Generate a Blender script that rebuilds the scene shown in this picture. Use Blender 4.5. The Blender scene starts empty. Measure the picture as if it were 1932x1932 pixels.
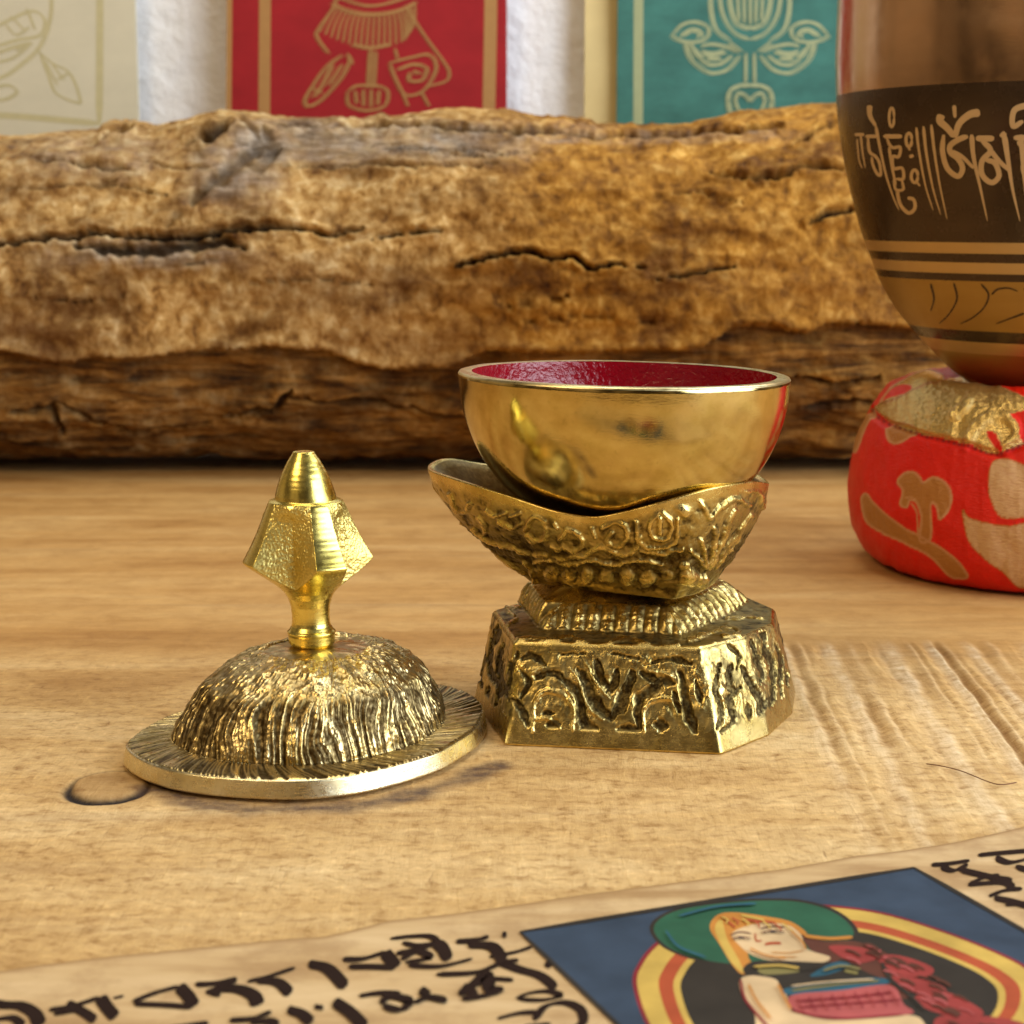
import bpy, math
import numpy as np

# ------------------------------------------------------------------ basics
# lengths below are centimetres; meshes are written in metres (CM)
CM = 0.01
F, PC = 3500.0, 966.0            # focal length and centre of the 1932 px reference frame
PITCH = math.radians(9.2)
HC = 9.16                        # camera height above the table
cp, sp_ = math.cos(PITCH), math.sin(PITCH)
scene = bpy.context.scene
col = scene.collection

def ray(px, py):
    dx = (np.asarray(px, float) - PC) / F
    du = -(np.asarray(py, float) - PC) / F
    return dx, cp + du * sp_, -sp_ + du * cp

def at(px, py, z=0.0):
    dx, dy, dz = ray(px, py)
    t = (z - HC) / dz
    return np.stack([dx * t, dy * t, HC + dz * t], -1)

def at_y(px, py, y):
    dx, dy, dz = ray(px, py)
    t = y / dy
    return np.stack([dx * t, dy * t, HC + dz * t], -1)

def proj(V):
    x, y, z = V[..., 0], V[..., 1], V[..., 2] - HC
    d = y * cp - z * sp_
    u = y * sp_ + z * cp
    return PC + F * x / d, PC - F * u / d

# ------------------------------------------------------------------ noise
_rs = np.random.RandomState(11)
_perm = np.tile(_rs.permutation(256), 3)
_g = _rs.normal(size=(256, 3)); _g /= np.linalg.norm(_g, axis=1)[:, None]

def perlin(x, y, z=0.0):
    x, y, z = np.broadcast_arrays(np.asarray(x, float), np.asarray(y, float), np.asarray(z, float))
    xi, yi, zi = np.floor(x).astype(int), np.floor(y).astype(int), np.floor(z).astype(int)
    xf, yf, zf = x - xi, y - yi, z - zi
    f = lambda t: t * t * t * (t * (t * 6 - 15) + 10)
    u, v, w = f(xf), f(yf), f(zf)
    def gr(i, j, k):
        h = _perm[_perm[_perm[(xi + i) & 255] + ((yi + j) & 255)] + ((zi + k) & 255)]
        g = _g[h]
        return g[..., 0] * (xf - i) + g[..., 1] * (yf - j) + g[..., 2] * (zf - k)
    l = lambda a, b, t: a + (b - a) * t
    return 1.5 * l(l(l(gr(0,0,0), gr(1,0,0), u), l(gr(0,1,0), gr(1,1,0), u), v),
             l(l(gr(0,0,1), gr(1,0,1), u), l(gr(0,1,1), gr(1,1,1), u), v), w)

def fbm(x, y, z=0.0, o=4, g=0.5):
    s, a, n = 0.0, 1.0, 0.0
    for i in range(o):
        k = 2.03 ** i
        s = s + a * perlin(x * k + 17.3 * i, y * k + 5.1 * i, np.asarray(z) * k + 3.7 * i); n += a; a *= g
    return s / n

def sstep(a, b, x):
    t = np.clip((x - a) / (b - a), 0, 1)
    return t * t * (3 - 2 * t)

def smooth_line(pts, n=8, closed=False):
    p = np.array(pts, float)
    if len(p) < 3 and not closed: 
        t = np.linspace(0, 1, n + 1)[:, None]
        return p[0] * (1 - t) + p[-1] * t
    q = np.vstack([p[-1:], p, p[:2]]) if closed else np.vstack([2 * p[0] - p[1], p, 2 * p[-1] - p[-2]])
    out = []
    for i in range(len(q) - 3):
        a, b, c, d = q[i:i + 4]
        t = np.linspace(0, 1, n, endpoint=False)[:, None]
        out.append(0.5 * (2 * b + (c - a) * t + (2 * a - 5 * b + 4 * c - d) * t * t + (3 * b - a - 3 * c + d) * t ** 3))
    out = np.vstack(out)
    return out if closed else np.vstack([out, p[-1:]])

def dist_line(X, Y, line):
    """distance from every point to a polyline, and the parameter 0..1 of the closest place"""
    best = np.full(X.shape, 1e9); par = np.zeros(X.shape)
    n = len(line) - 1
    for i in range(n):
        a, b = line[i], line[i + 1]
        d = b - a; L = max(d @ d, 1e-9)
        t = np.clip(((X - a[0]) * d[0] + (Y - a[1]) * d[1]) / L, 0, 1)
        q = np.hypot(X - a[0] - t * d[0], Y - a[1] - t * d[1])
        m = q < best
        best = np.where(m, q, best); par = np.where(m, (i + t) / n, par)
    return best, par

def inside(X, Y, poly):
    r = np.zeros(X.shape, bool); n = len(poly)
    for i in range(n):
        (x1, y1), (x2, y2) = poly[i], poly[(i + 1) % n]
        if y1 == y2: continue
        c = (y1 > Y) != (y2 > Y)
        r ^= c & (X < (x2 - x1) * (Y - y1) / (y2 - y1) + x1)
    return r

def strokes_field(X, Y, strokes, soft=0.5, rag=None):
    """max over strokes of a rounded ridge; strokes are (points, half width)"""
    h = np.zeros(X.shape)
    for pts, w in strokes:
        ln = smooth_line(pts, 5)
        lo, hi = ln.min(0) - 2 * w, ln.max(0) + 2 * w
        m = (X > lo[0]) & (X < hi[0]) & (Y > lo[1]) & (Y < hi[1])
        if not m.any(): continue
        d, t_ = dist_line(X[m], Y[m], ln)
        if rag is not None: d = (d + rag[m]) / (.38 + .72 * np.sin(math.pi * np.clip(t_, 0.02, .98)) ** .6)
        h[m] = np.maximum(h[m], 1 - sstep(soft * w, 1.35 * w, d))
    return h

# ------------------------------------------------------------------ scene helpers
def tag(o, label=None, cat=None, group=None, kind=None):
    if label: o['label'] = label
    if cat: o['category'] = cat
    if group: o['group'] = group
    if kind: o['kind'] = kind
    return o

def thing(name, loc, label, cat, group=None):
    o = bpy.data.objects.new(name, None); col.objects.link(o)
    o.empty_display_size = 0.01
    o.location = [c * CM for c in loc]
    return tag(o, label, cat, group)

def raw_mesh(name, V, loops, starts, totals, mats, parent=None, loc=(0, 0, 0), attrs=None, smooth=True, midx=None):
    V = (np.asarray(V, float).reshape(-1, 3) - np.array(loc, float)) * CM
    me = bpy.data.meshes.new(name)
    me.vertices.add(len(V)); me.vertices.foreach_set('co', V.astype(np.float32).ravel())
    me.loops.add(len(loops)); me.loops.foreach_set('vertex_index', np.asarray(loops, np.int32))
    me.polygons.add(len(starts))
    me.polygons.foreach_set('loop_start', np.asarray(starts, np.int32))
    me.polygons.foreach_set('loop_total', np.asarray(totals, np.int32))
    me.polygons.foreach_set('use_smooth', np.full(len(starts), smooth))
    if midx is not None: me.polygons.foreach_set('material_index', np.asarray(midx, np.int32))
    me.update(calc_edges=True)
    for k, a in (attrs or {}).items():
        at_ = me.attributes.new(k, 'FLOAT', 'POINT'); at_.data.foreach_set('value', np.asarray(a, np.float32).ravel())
    for m in (mats if isinstance(mats, (list, tuple)) else [mats]): me.materials.append(m)
    o = bpy.data.objects.new(name, me); col.objects.link(o)
    if parent is not None: o.parent = parent
    else: o.location = [c * CM for c in loc]
    return o

def grid_faces(nu, nv, wrap):
    i = np.arange(nu if wrap else nu - 1); j = np.arange(nv - 1)
    I, J = np.meshgrid(i, j, indexing='ij')
    I2 = (I + 1) % nu
    return np.stack([I * nv + J, I2 * nv + J, I2 * nv + J + 1, I * nv + J + 1], -1).reshape(-1, 4)

def grid_mesh(name, V, mat, wrap=True, flip=False, **k):
    nu, nv = V.shape[:2]
    f = grid_faces(nu, nv, wrap)
    if flip: f = f[:, ::-1]
    return raw_mesh(name, V, f.ravel(), np.arange(len(f)) * 4, np.full(len(f), 4), mat, **k)

def grid_normals(V, wrap=True):
    du = (np.roll(V, -1, 0) - np.roll(V, 1, 0)) if wrap else np.gradient(V, axis=0)
    dv = np.gradient(V, axis=1)
    n = np.cross(du, dv)
    return n / np.maximum(np.linalg.norm(n, axis=-1, keepdims=True), 1e-9)

def star(pts, c, N, smooth=False, round_=0):
    """closed outline as radius r(theta) about c, theta uniform"""
    p = np.array(pts, float)
    if smooth: p = smooth_line(p, 40, True)
    else:
        q = []
        for i in range(len(p)):
            t = np.linspace(0, 1, 200, endpoint=False)[:, None]
            q.append(p[i] * (1 - t) + p[(i + 1) % len(p)] * t)
        p = np.vstack(q)
    d = p - np.array(c)
    th = np.arctan2(d[:, 1], d[:, 0]); r = np.hypot(d[:, 0], d[:, 1])
    o = np.argsort(th); th, r = th[o], r[o]
    T = np.linspace(-math.pi, math.pi, N, endpoint=False)
    R = np.interp(T, np.r_[th - 2 * math.pi, th, th + 2 * math.pi], np.r_[r, r, r])
    if round_:
        k = np.hanning(round_ * 2 + 3); k /= k.sum()
        R = np.convolve(np.r_[R[-len(k):], R, R[:len(k)]], k, 'same')[len(k):-len(k)]
    return T, R

class Flat:
    """ribbons and filled outlines drawn in reference pixels and laid on a real surface by mapper(px, py, lift)"""
    def __init__(s, mapper): s.m, s.V, s.F, s.I, s.lift = mapper, [], [], [], 0.0
    def _next(s, step=0.0003): s.lift += step; return s.lift
    def ribbon(s, pts, w, mat=0, w2=None, n=7, nib=False, closed=False):
        ln = smooth_line(pts, n, closed)
        if closed: ln = np.vstack([ln, ln[:1]])
        d = np.gradient(ln, axis=0); d /= np.maximum(np.linalg.norm(d, axis=1, keepdims=True), 1e-9)
        nrm = np.stack([-d[:, 1], d[:, 0]], 1)
        t = np.linspace(0, 1, len(ln))
        ww = w + ((w if w2 is None else w2) - w) * t
        if not closed: ww = ww * np.sqrt(np.clip(np.minimum(t, 1 - t) * 12 + 0.25, 0, 1))
        if nib: ww = ww * (.42 + .95 * np.abs(np.sin(np.arctan2(d[:, 1], d[:, 0]) + .28)))
        L, R = ln + nrm * ww[:, None], ln - nrm * ww[:, None]
        z = s._next()
        P = np.vstack([L, R]); b = sum(len(v) for v in s.V)
        s.V.append(s.m(P[:, 0], P[:, 1], z)); k = len(ln)
        for i in range(k - 1):
            s.F.append((b + i, b + i + 1, b + k + i + 1, b + k + i)); s.I.append(mat)
    def fill(s, pts, mat=0, smooth=True, n=6):
        from mathutils.geometry import tessellate_polygon
        from mathutils import Vector
        ln = smooth_line(pts, n, True) if smooth else np.array(pts, float)
        z = s._next(); b = sum(len(v) for v in s.V)
        s.V.append(s.m(ln[:, 0], ln[:, 1], z))
        for f in tessellate_polygon([[Vector((x, y, 0)) for x, y in ln]]):
            s.F.append(tuple(b + i for i in f)); s.I.append(mat)
    def build(s, name, mats, parent=None, loc=(0, 0, 0)):
        V = np.vstack(s.V); tot = [len(f) for f in s.F]
        F_ = []
        for f in s.F:                                     # make every face look at the camera side
            a, b_, c = V[f[0]], V[f[1]], V[f[2]]
            F_.append(f if np.dot(np.cross(b_ - a, c - a), np.array([0, 0, HC]) - a) > 0 else f[::-1])
        return raw_mesh(name, V, [i for f in F_ for i in f], np.r_[0, np.cumsum(tot)[:-1]], tot, mats, parent, loc, smooth=False, midx=s.I)

# ------------------------------------------------------------------ materials
class Mat:
    def __init__(s, name):
        s.m = bpy.data.materials.new(name); s.m.use_nodes = True
        s.t = s.m.node_tree; s.t.nodes.clear()
        s.out = s.n('ShaderNodeOutputMaterial'); s.b = s.n('ShaderNodeBsdfPrincipled')
        s.l(s.b.outputs[0], s.out.inputs[0])
    def n(s, k, **kw):
        o = s.t.nodes.new(k)
        for a, b in kw.items(): setattr(o, a, b)
        return o
    def l(s, a, b): s.t.links.new(a, b)
    def set(s, **kw):
        for k, v in kw.items():
            i = s.b.inputs[k.replace('_', ' ')]
            if hasattr(v, 'is_linked') or isinstance(v, bpy.types.NodeSocket): s.l(v, i)
            elif isinstance(v, tuple) and len(v) == 3: i.default_value = (*v, 1)
            else: i.default_value = v
        return s
    def coord(s, scale=(1, 1, 1), rot=(0, 0, 0)):
        c = s.n('ShaderNodeTexCoord'); m = s.n('ShaderNodeMapping')
        m.inputs['Scale'].default_value = [100 * k for k in scale]; m.inputs['Rotation'].default_value = rot
        s.l(c.outputs['Object'], m.inputs[0]); return m.outputs[0]
    def noise(s, vec, scale=1, detail=4, rough=.5, dist=0):
        o = s.n('ShaderNodeTexNoise'); o.inputs['Scale'].default_value = scale; o.inputs['Detail'].default_value = detail
        o.inputs['Roughness'].default_value = rough; o.inputs['Distortion'].default_value = dist
        s.l(vec, o.inputs['Vector']); return o.outputs['Fac']
    def ramp(s, fac, stops, interp='LINEAR'):
        o = s.n('ShaderNodeValToRGB'); e = o.color_ramp.elements; o.color_ramp.interpolation = interp
        while len(e) < len(stops): e.new(0.5)
        for k, (p, c) in enumerate(stops):
            e[k].position = p; e[k].color = (*c, 1) if isinstance(c, tuple) else (c, c, c, 1)
        s.l(fac, o.inputs[0]); return o.outputs[0]
    def mix(s, fac, a, b, mode='MIX'):
        o = s.n('ShaderNodeMix', data_type='RGBA', blend_type=mode)
        for sock, v in ((o.inputs[0], fac), (o.inputs[6], a), (o.inputs[7], b)):
            if isinstance(v, bpy.types.NodeSocket): s.l(v, sock)
            elif isinstance(v, tuple): sock.default_value = (*v, 1)
            else: sock.default_value = v
        return o.outputs[2]
    def math(s, op, a, b=None):
        o = s.n('ShaderNodeMath', operation=op)
        for sock, v in ((o.inputs[0], a), (o.inputs[1], b)):
            if v is None: continue
            if isinstance(v, bpy.types.NodeSocket): s.l(v, sock)
            else: sock.default_value = v
        return o.outputs[0]
    def attr(s, name):
        o = s.n('ShaderNodeAttribute', attribute_name=name); return o.outputs['Fac']
    def bump(s, h, strength=.5, dist=.05, chain=None):
        o = s.n('ShaderNodeBump'); o.inputs['Strength'].default_value = strength; o.inputs['Distance'].default_value = dist * CM
        s.l(h, o.inputs['Height'])
        if chain is not None: s.l(chain, o.inputs['Normal'])
        return o.outputs[0]

def simple(name, c, rough=.6, metal=0., var=.12, scale=3., spec=.4):
    m = Mat(name); v = m.coord()
    n = m.noise(v, scale, 5)
    m.set(Base_Color=m.mix(n, tuple(k * (1 - var) for k in c), tuple(min(1, k * (1 + var)) for k in c)), Roughness=rough, Metallic=metal)
    m.b.inputs['Specular IOR Level'].default_value = spec
    return m.m

def brass(name, light, dark, rough=(.22, .42), patina=None, fine=14., stretch=(1, 1, 1), bstr=.25, bdist=.01):
    """brass with blotchy tarnish, fine scratches and dirt in the hollows (attribute cav)"""
    m = Mat(name); v = m.coord()
    blot = m.noise(v, 2.2, 6, .6)
    c = m.mix(m.ramp(blot, [(.35, 0.), (.65, 1.)]), dark, light)
    fl = m.noise(v, 9., 4, .7)
    c = m.mix(m.ramp(fl, [(.58, 0.), (.75, .45)]), c, tuple(k * .55 for k in dark))
    r = m.ramp(m.noise(v, 5., 5, .65), [(.3, rough[0]), (.7, rough[1])])
    sc = m.noise(m.coord(stretch), fine, 6, .7)
    nb = m.bump(sc, bstr, bdist)
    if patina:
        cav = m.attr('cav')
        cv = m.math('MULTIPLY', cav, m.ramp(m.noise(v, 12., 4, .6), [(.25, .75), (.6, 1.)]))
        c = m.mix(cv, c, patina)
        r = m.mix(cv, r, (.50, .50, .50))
    m.set(Metallic=1.)
    m.set(Base_Color=c, Roughness=r, Normal=nb)
    return m.m

M = {}
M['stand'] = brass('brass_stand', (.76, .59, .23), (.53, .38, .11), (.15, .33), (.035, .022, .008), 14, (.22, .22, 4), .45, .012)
M['cradle'] = brass('brass_cradle', (.76, .58, .21), (.52, .37, .10), (.15, .33), (.06, .036, .010), 14, (1, 1, 1), .55, .016)
M['bowl'] = brass('brass_bowl', (.62, .48, .19), (.50, .38, .125), (.05, .14), None, 12, (.5, .5, 2.5), .18, .008)
M['lip'] = brass('brass_lip', (.74, .62, .34), (.60, .48, .22), (.24, .40), None, 14, (1, 1, 1), .3, .01)
M['rim'] = brass('brass_rim', (.84, .76, .52), (.74, .62, .34), (.20, .36), None, 12, (.4, .4, 3), .5, .012)
M['lid'] = brass('brass_lid', (.86, .69, .35), (.72, .52, .18), (.12, .28), (.060, .036, .012), 11, (1, 1, 1), .35, .016)
M['knob'] = brass('brass_knob', (.84, .70, .21), (.76, .60, .13), (.20, .32), (.66, .54, .19), 10, (.6, .6, 5), .07, .005)

def mk_lining():
    m = Mat('red_lacquer'); v = m.coord()
    n = m.noise(v, 8.5, 4, .55, .6)
    m.set(Base_Color=m.mix(m.noise(v, 3), (.19, .0015, .006), (.28, .003, .012)), Roughness=.12, Normal=m.bump(n, .55, .05))
    m.b.inputs['Coat Weight'].default_value = .0
    return m.m
M['lining'] = mk_lining()

def mk_table():
    m = Mat('pale_rough_sawn_wood')
    v = m.coord(); vg = m.coord((.07, .45, 1)); vf = m.coord((3.2, 4.4, 1)); vs = m.coord((6.5, 1.0, 1)); vm = m.coord((.8, .8, 1))
    tone = m.noise(vg, 1.1, 6, .62, .5)
    c = m.ramp(tone, [(.32, (.41, .235, .080)), (.45, (.51, .32, .125)), (.57, (.575, .385, .170)), (.7, (.63, .455, .23))])
    mott = m.noise(vm, 1.2, 6, .7, .4)
    c = m.mix(.8, c, m.ramp(mott, [(.3, (.80, .74, .66)), (.5, (1, 1, 1)), (.70, (1.15, 1.17, 1.2))]), 'MULTIPLY')
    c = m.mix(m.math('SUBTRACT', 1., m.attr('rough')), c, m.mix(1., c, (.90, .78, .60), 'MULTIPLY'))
    fib = m.noise(vf, 1.0, 10, .70, .4)
    spk = m.noise(vs, 1.0, 9, .70, .3)
    near = m.attr('rough')
    f1 = m.ramp(fib, [(.30, (.42, .29, .16)), (.40, (.80, .73, .62)), (.48, (1.04, 1.04, 1.04)), (.57, (1.14, 1.16, 1.16)), (.68, (1.38, 1.44, 1.5))])
    c = m.mix(m.math('ADD', .12, m.math('MULTIPLY', near, .75)), c, f1, 'MULTIPLY')
    f2 = m.ramp(spk, [(.29, (.36, .24, .12)), (.38, (1, 1, 1)), (.60, (1, 1, 1)), (.70, (1.3, 1.36, 1.38))])
    c = m.mix(m.math('MULTIPLY', near, .75), c, f2, 'MULTIPLY')
    gl = m.noise(m.coord((.030, .55, 1)), 1.3, 5, .6, .5)
    c = m.mix(m.ramp(gl, [(.33, .36), (.42, 0.)]), c, (.27, .14, .05))
    c = m.mix(m.math('MULTIPLY', m.attr('ridge'), m.ramp(fib, [(.35, .2), (.6, .85)])), c, (.80, .64, .42))
    c = m.mix(m.math('MULTIPLY', m.attr('groove'), m.ramp(fib, [(.3, 1.), (.65, .45)])), c, (.25, .125, .035))
    c = m.mix(m.attr('knot'), c, (.25, .125, .035))
    c = m.mix(m.attr('crack'), c, (.014, .008, .006))
    c = m.mix(m.math('MULTIPLY', m.attr('stain_shade'), m.ramp(m.noise(vf, 1.2, 4, .7), [(.3, .5), (.65, 1.)])), c, (.075, .042, .035))
    h = m.math('ADD', m.math('MULTIPLY', fib, .9), spk)
    bstr = m.n('ShaderNodeBump'); bstr.inputs['Distance'].default_value = .035 * CM
    m.l(m.math('ADD', .12, m.math('MULTIPLY', near, .88)), bstr.inputs['Strength']); m.l(h, bstr.inputs['Height'])
    m.set(Base_Color=c, Roughness=.66, Normal=bstr.outputs[0])
    m.b.inputs['Specular IOR Level'].default_value = .3
    return m.m
M['table'] = mk_table()

def mk_log():
    m = Mat('weathered_driftwood'); v = m.coord(); vl = m.coord((.25, 1, 1)); vv = m.coord((1, 1, .8))
    a = m.noise(vv, 2.3, 6, .62, .3); lowf = m.noise(m.coord((.6, 1, 1)), .6, 4, .6)
    tan = m.ramp(a, [(.30, (.14, .060, .015)), (.42, (.36, .19, .053)), (.54, (.53, .335, .13)), (.70, (.76, .58, .32))])
    gold = m.ramp(a, [(.30, (.11, .042, .005)), (.42, (.28, .12, .014)), (.54, (.43, .205, .030)), (.70, (.66, .40, .11))])
    c = m.mix(m.attr('golden'), tan, gold)
    c = m.mix(1., c, m.ramp(lowf, [(.34, (.36, .29, .21)), (.47, (.80, .77, .70)), (.62, (1.12, 1.12, 1.06))]), 'MULTIPLY')
    big = m.noise(vl, .45, 5, .65)
    c = m.mix(m.ramp(big, [(.36, .7), (.52, 0.)]), c, m.mix(.5, c, (.16, .068, .022)))
    g = m.noise(m.coord((.4, 1, 2.2)), 1.6, 7, .75, .5)
    grey = m.ramp(g, [(.32, (.055, .040, .030)), (.46, (.19, .145, .105)), (.62, (.44, .36, .275))])
    c = m.mix(m.attr('grey'), c, grey)
    d = m.noise(m.coord((.22, 1, 1.7)), 1.5, 6, .7, .5)
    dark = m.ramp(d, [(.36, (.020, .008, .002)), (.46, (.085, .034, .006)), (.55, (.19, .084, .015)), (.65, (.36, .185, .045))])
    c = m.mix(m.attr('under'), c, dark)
    c = m.mix(m.attr('crack'), c, (.022, .012, .006))
    b1 = m.bump(a, .55, .22)
    b2 = m.bump(m.noise(v, 5, 5, .7), .6, .08, b1)
    m.set(Base_Color=c, Roughness=.82, Normal=b2)
    m.b.inputs['Specular IOR Level'].default_value = .2
    return m.m
M['log'] = mk_log()

def mk_wall():
    m = Mat('white_rough_wall'); v = m.coord()
    h = m.noise(v, .9, 6, .6)
    m.set(Base_Color=m.mix(h, (.80, .80, .81), (.86, .86, .86)), Roughness=.9, Normal=m.bump(h, .5, .5))
    return m.m
M['wall'] = mk_wall()

def mk_paper(name, c, var=.1, sc=.8):
    m = Mat(name); v = m.coord()
    n = m.noise(m.coord((.5, 1.4, 1)), sc, 6, .65)
    c1 = m.mix(m.ramp(n, [(.3, 0.), (.7, 1.)]), tuple(k * (1 - var) for k in c), tuple(min(1, k * (1 + var)) for k in c))
    m.set(Base_Color=c1, Roughness=.75, Normal=m.bump(m.noise(v, 6, 4), .15, .02))
    m.b.inputs['Specular IOR Level'].default_value = .25
    return m.m
M['cream'] = mk_paper('cream_paper', (.60, .55, .40), .05)
M['red_paper'] = mk_paper('red_paper', (.30, .011, .014), .14)
M['teal_paper'] = mk_paper('teal_paper', (.042, .145, .118), .28)
M['tan_paper'] = mk_paper('tan_paper', (.62, .48, .22), .06)
M['gold_ink'] = simple('gold_ink', (.39, .20, .065), .5, .15)
M['olive_ink'] = simple('olive_ink', (.50, .44, .24), .6)
M['pale_gold_ink'] = simple('pale_gold_ink', (.31, .335, .175), .5, .1)
M['ink'] = simple('black_ink', (.022, .012, .009), .8, 0, .3, 3., .05)

def mk_leaf_paper():
    m = Mat('aged_manuscript_paper')
    n = m.noise(m.coord((.35, 2.2, 1), (0, 0, .16)), .55, 6, .65, .3)
    c = m.ramp(n, [(.34, (.36, .215, .085)), (.48, (.50, .335, .155)), (.64, (.60, .43, .225))])
    st_ = m.noise(m.coord((.8, .8, 1)), .7, 6, .7)
    c = m.mix(m.ramp(st_, [(.38, .55), (.52, 0.)]), c, (.30, .17, .065))
    c = m.mix(m.attr('edge'), c, (.34, .20, .075))
    m.set(Base_Color=c, Roughness=.62, Normal=m.bump(n, .3, .06))
    return m.m
M['leaf'] = mk_leaf_paper()
for k, c in dict(p_blue=(.034, .052, .082), p_black=(.030, .024, .018), p_yellow=(.50, .335, .075), p_red=(.36, .070, .026), p_orange=(.46, .19, .036),
                 p_dred=(.20, .02, .025), p_green=(.024, .092, .050), p_skin=(.56, .40, .22), p_teal=(.025, .09, .13), p_pink=(.38, .085, .08),
                 p_hair=(.10, .035, .022), p_crim=(.28, .042, .036), p_olive=(.20, .17, .06)).items():
    M[k] = simple('paint_' + k[2:], c, .75, 0, .45, 1.6, .15)

def mk_satin():
    m = Mat('red_gold_brocade'); v = m.coord()
    w = m.noise(m.coord((1, 1, 6)), 6, 3, .6)
    red = m.mix(m.noise(v, 2.5, 4), (.60, .006, .001), (.74, .014, .003))
    gold = m.mix(m.noise(m.coord((1, 1, 4)), 5, 4, .7), (.36, .13, .025), (.48, .21, .05))
    pale = m.mix(w, (.44, .18, .08), (.72, .48, .22))
    lame = m.mix(w, (.50, .31, .07), (.92, .72, .30))
    c = m.mix(m.attr('gold'), red, gold)
    c = m.mix(m.attr('pale'), c, pale)
    c = m.mix(m.attr('lame'), c, lame)
    c = m.mix(m.attr('edge'), c, (.55, .27, .12))
    c = m.mix(m.attr('seam'), c, (.16, .008, .006))
    m.set(Base_Color=c, Roughness=m.math('SUBTRACT', .42, m.math('MULTIPLY', m.attr('lame'), .22)), Normal=m.bump(w, .8, .05), Metallic=m.math('MULTIPLY', m.attr('lame'), .8))
    m.b.inputs['Specular IOR Level'].default_value = .28
    return m.m
M['satin'] = mk_satin()

def bowl_mat(name, a, b, rough, metal=.85):
    m = Mat(name); v = m.coord((.4, .4, 2))
    n = m.noise(v, 1.4, 5, .6)
    m.set(Base_Color=m.mix(n, a, b), Roughness=m.ramp(m.noise(m.coord(), 2, 4), [(.3, rough), (.7, rough + .12)]), Metallic=metal,
          Normal=m.bump(m.noise(m.coord((1, 1, 8)), 6, 3), .12, .01))
    return m.m
M['sb_upper'] = bowl_mat('bronze_polished', (.52, .30, .15), (.62, .40, .24), .13, .95)
M['sb_dark'] = bowl_mat('bronze_dark_band', (.050, .030, .017), (.080, .050, .030), .20, .6)
M['sb_gold'] = bowl_mat('bronze_gold', (.34, .20, .050), (.42, .27, .080), .36, .75)
M['sb_line'] = bowl_mat('bronze_line', (.50, .33, .14), (.56, .38, .17), .38, .7)
M['sb_letter'] = bowl_mat('bronze_letter', (.50, .33, .16), (.62, .43, .23), .5, .35)

# ------------------------------------------------------------------ camera, light, world
cam = bpy.data.cameras.new('camera'); co = bpy.data.objects.new('camera', cam); col.objects.link(co)
co.location = (0, 0, HC * CM); co.rotation_euler = (math.pi / 2 - PITCH, 0, 0)
cam.sensor_width = 36; cam.lens = 36 * F / 1932; cam.clip_start = .01; cam.clip_end = 50
cam.dof.use_dof = True; cam.dof.focus_distance = .332; cam.dof.aperture_fstop = cam.lens / 1.5
scene.camera = co

def area(name, loc, target, size, power, color):
    l = bpy.data.lights.new(name, 'AREA'); l.shape = 'RECTANGLE'; l.size, l.size_y = size[0] * CM, size[1] * CM
    l.energy = power; l.color = color
    o = bpy.data.objects.new(name, l); col.objects.link(o); o.location = [c * CM for c in loc]
    from mathutils import Vector
    o.rotation_euler = (Vector(target) - Vector(loc)).to_track_quat('-Z', 'Y').to_euler()
    return o
area('window_light', (72, 4, 31), (0, 32, 8), (84, 58), 11.5, (.82, .90, 1.0))
area('warm_lamp', (-42, -4, 58), (-2, 34, 2), (30, 30), 2.3, (1.0, .76, .44))
area('ceiling_light', (-6, 40, 112), (0, 38, 0), (64, 44), 4.3, (1.0, .92, .77))
area('wall_fill', (40, 60, 60), (-2, 80, 18), (50, 24), 3.4, (.84, .92, 1.0))  # unseen lamp added to brighten the back wall

w = bpy.data.worlds.new('World'); scene.world = w; w.use_nodes = True
nt = w.node_tree; nt.nodes.clear()
wo = nt.nodes.new('ShaderNodeOutputWorld'); bg = nt.nodes.new('ShaderNodeBackground')
tc = nt.nodes.new('ShaderNodeTexCoord'); sx = nt.nodes.new('ShaderNodeSeparateXYZ'); mr = nt.nodes.new('ShaderNodeMapRange')
mr.inputs[1].default_value = -1; mr.inputs[2].default_value = 1
rp = nt.nodes.new('ShaderNodeValToRGB')
e = rp.color_ramp.elements
e[0].position, e[0].color = .42, (.16, .10, .05, 1)
e[1].position, e[1].color = .85, (.40, .34, .26, 1)
k = e.new(.55); k.color = (.95, .68, .40, 1)
nt.links.new(tc.outputs['Generated'], sx.inputs[0]); nt.links.new(sx.outputs['Z'], mr.inputs[0])
nt.links.new(mr.outputs[0], rp.inputs[0])
mp = nt.nodes.new('ShaderNodeMapping'); mp.inputs['Scale'].default_value = (2.2, 2.2, .7); mp.inputs['Location'].default_value = (3.1, 1.7, .2)
nz_ = nt.nodes.new('ShaderNodeTexNoise'); nz_.inputs['Scale'].default_value = 1.5; nz_.inputs['Detail'].default_value = 2
r2 = nt.nodes.new('ShaderNodeValToRGB'); r2.color_ramp.elements[0].position = .42; r2.color_ramp.elements[0].color = (.22, .19, .15, 1)
r2.color_ramp.elements[1].position = .60; r2.color_ramp.elements[1].color = (2.1, 2.0, 1.85, 1)
mx = nt.nodes.new('ShaderNodeMix'); mx.data_type = 'RGBA'; mx.blend_type = 'MULTIPLY'; mx.inputs[0].default_value = 1
nt.links.new(tc.outputs['Generated'], mp.inputs[0]); nt.links.new(mp.outputs[0], nz_.inputs['Vector']); nt.links.new(nz_.outputs['Fac'], r2.inputs[0])
nt.links.new(rp.outputs[0], mx.inputs[6]); nt.links.new(r2.outputs[0], mx.inputs[7]); nt.links.new(mx.outputs[2], bg.inputs[0]); bg.inputs[1].default_value = .20
nt.links.new(bg.outputs[0], wo.inputs[0])
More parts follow.
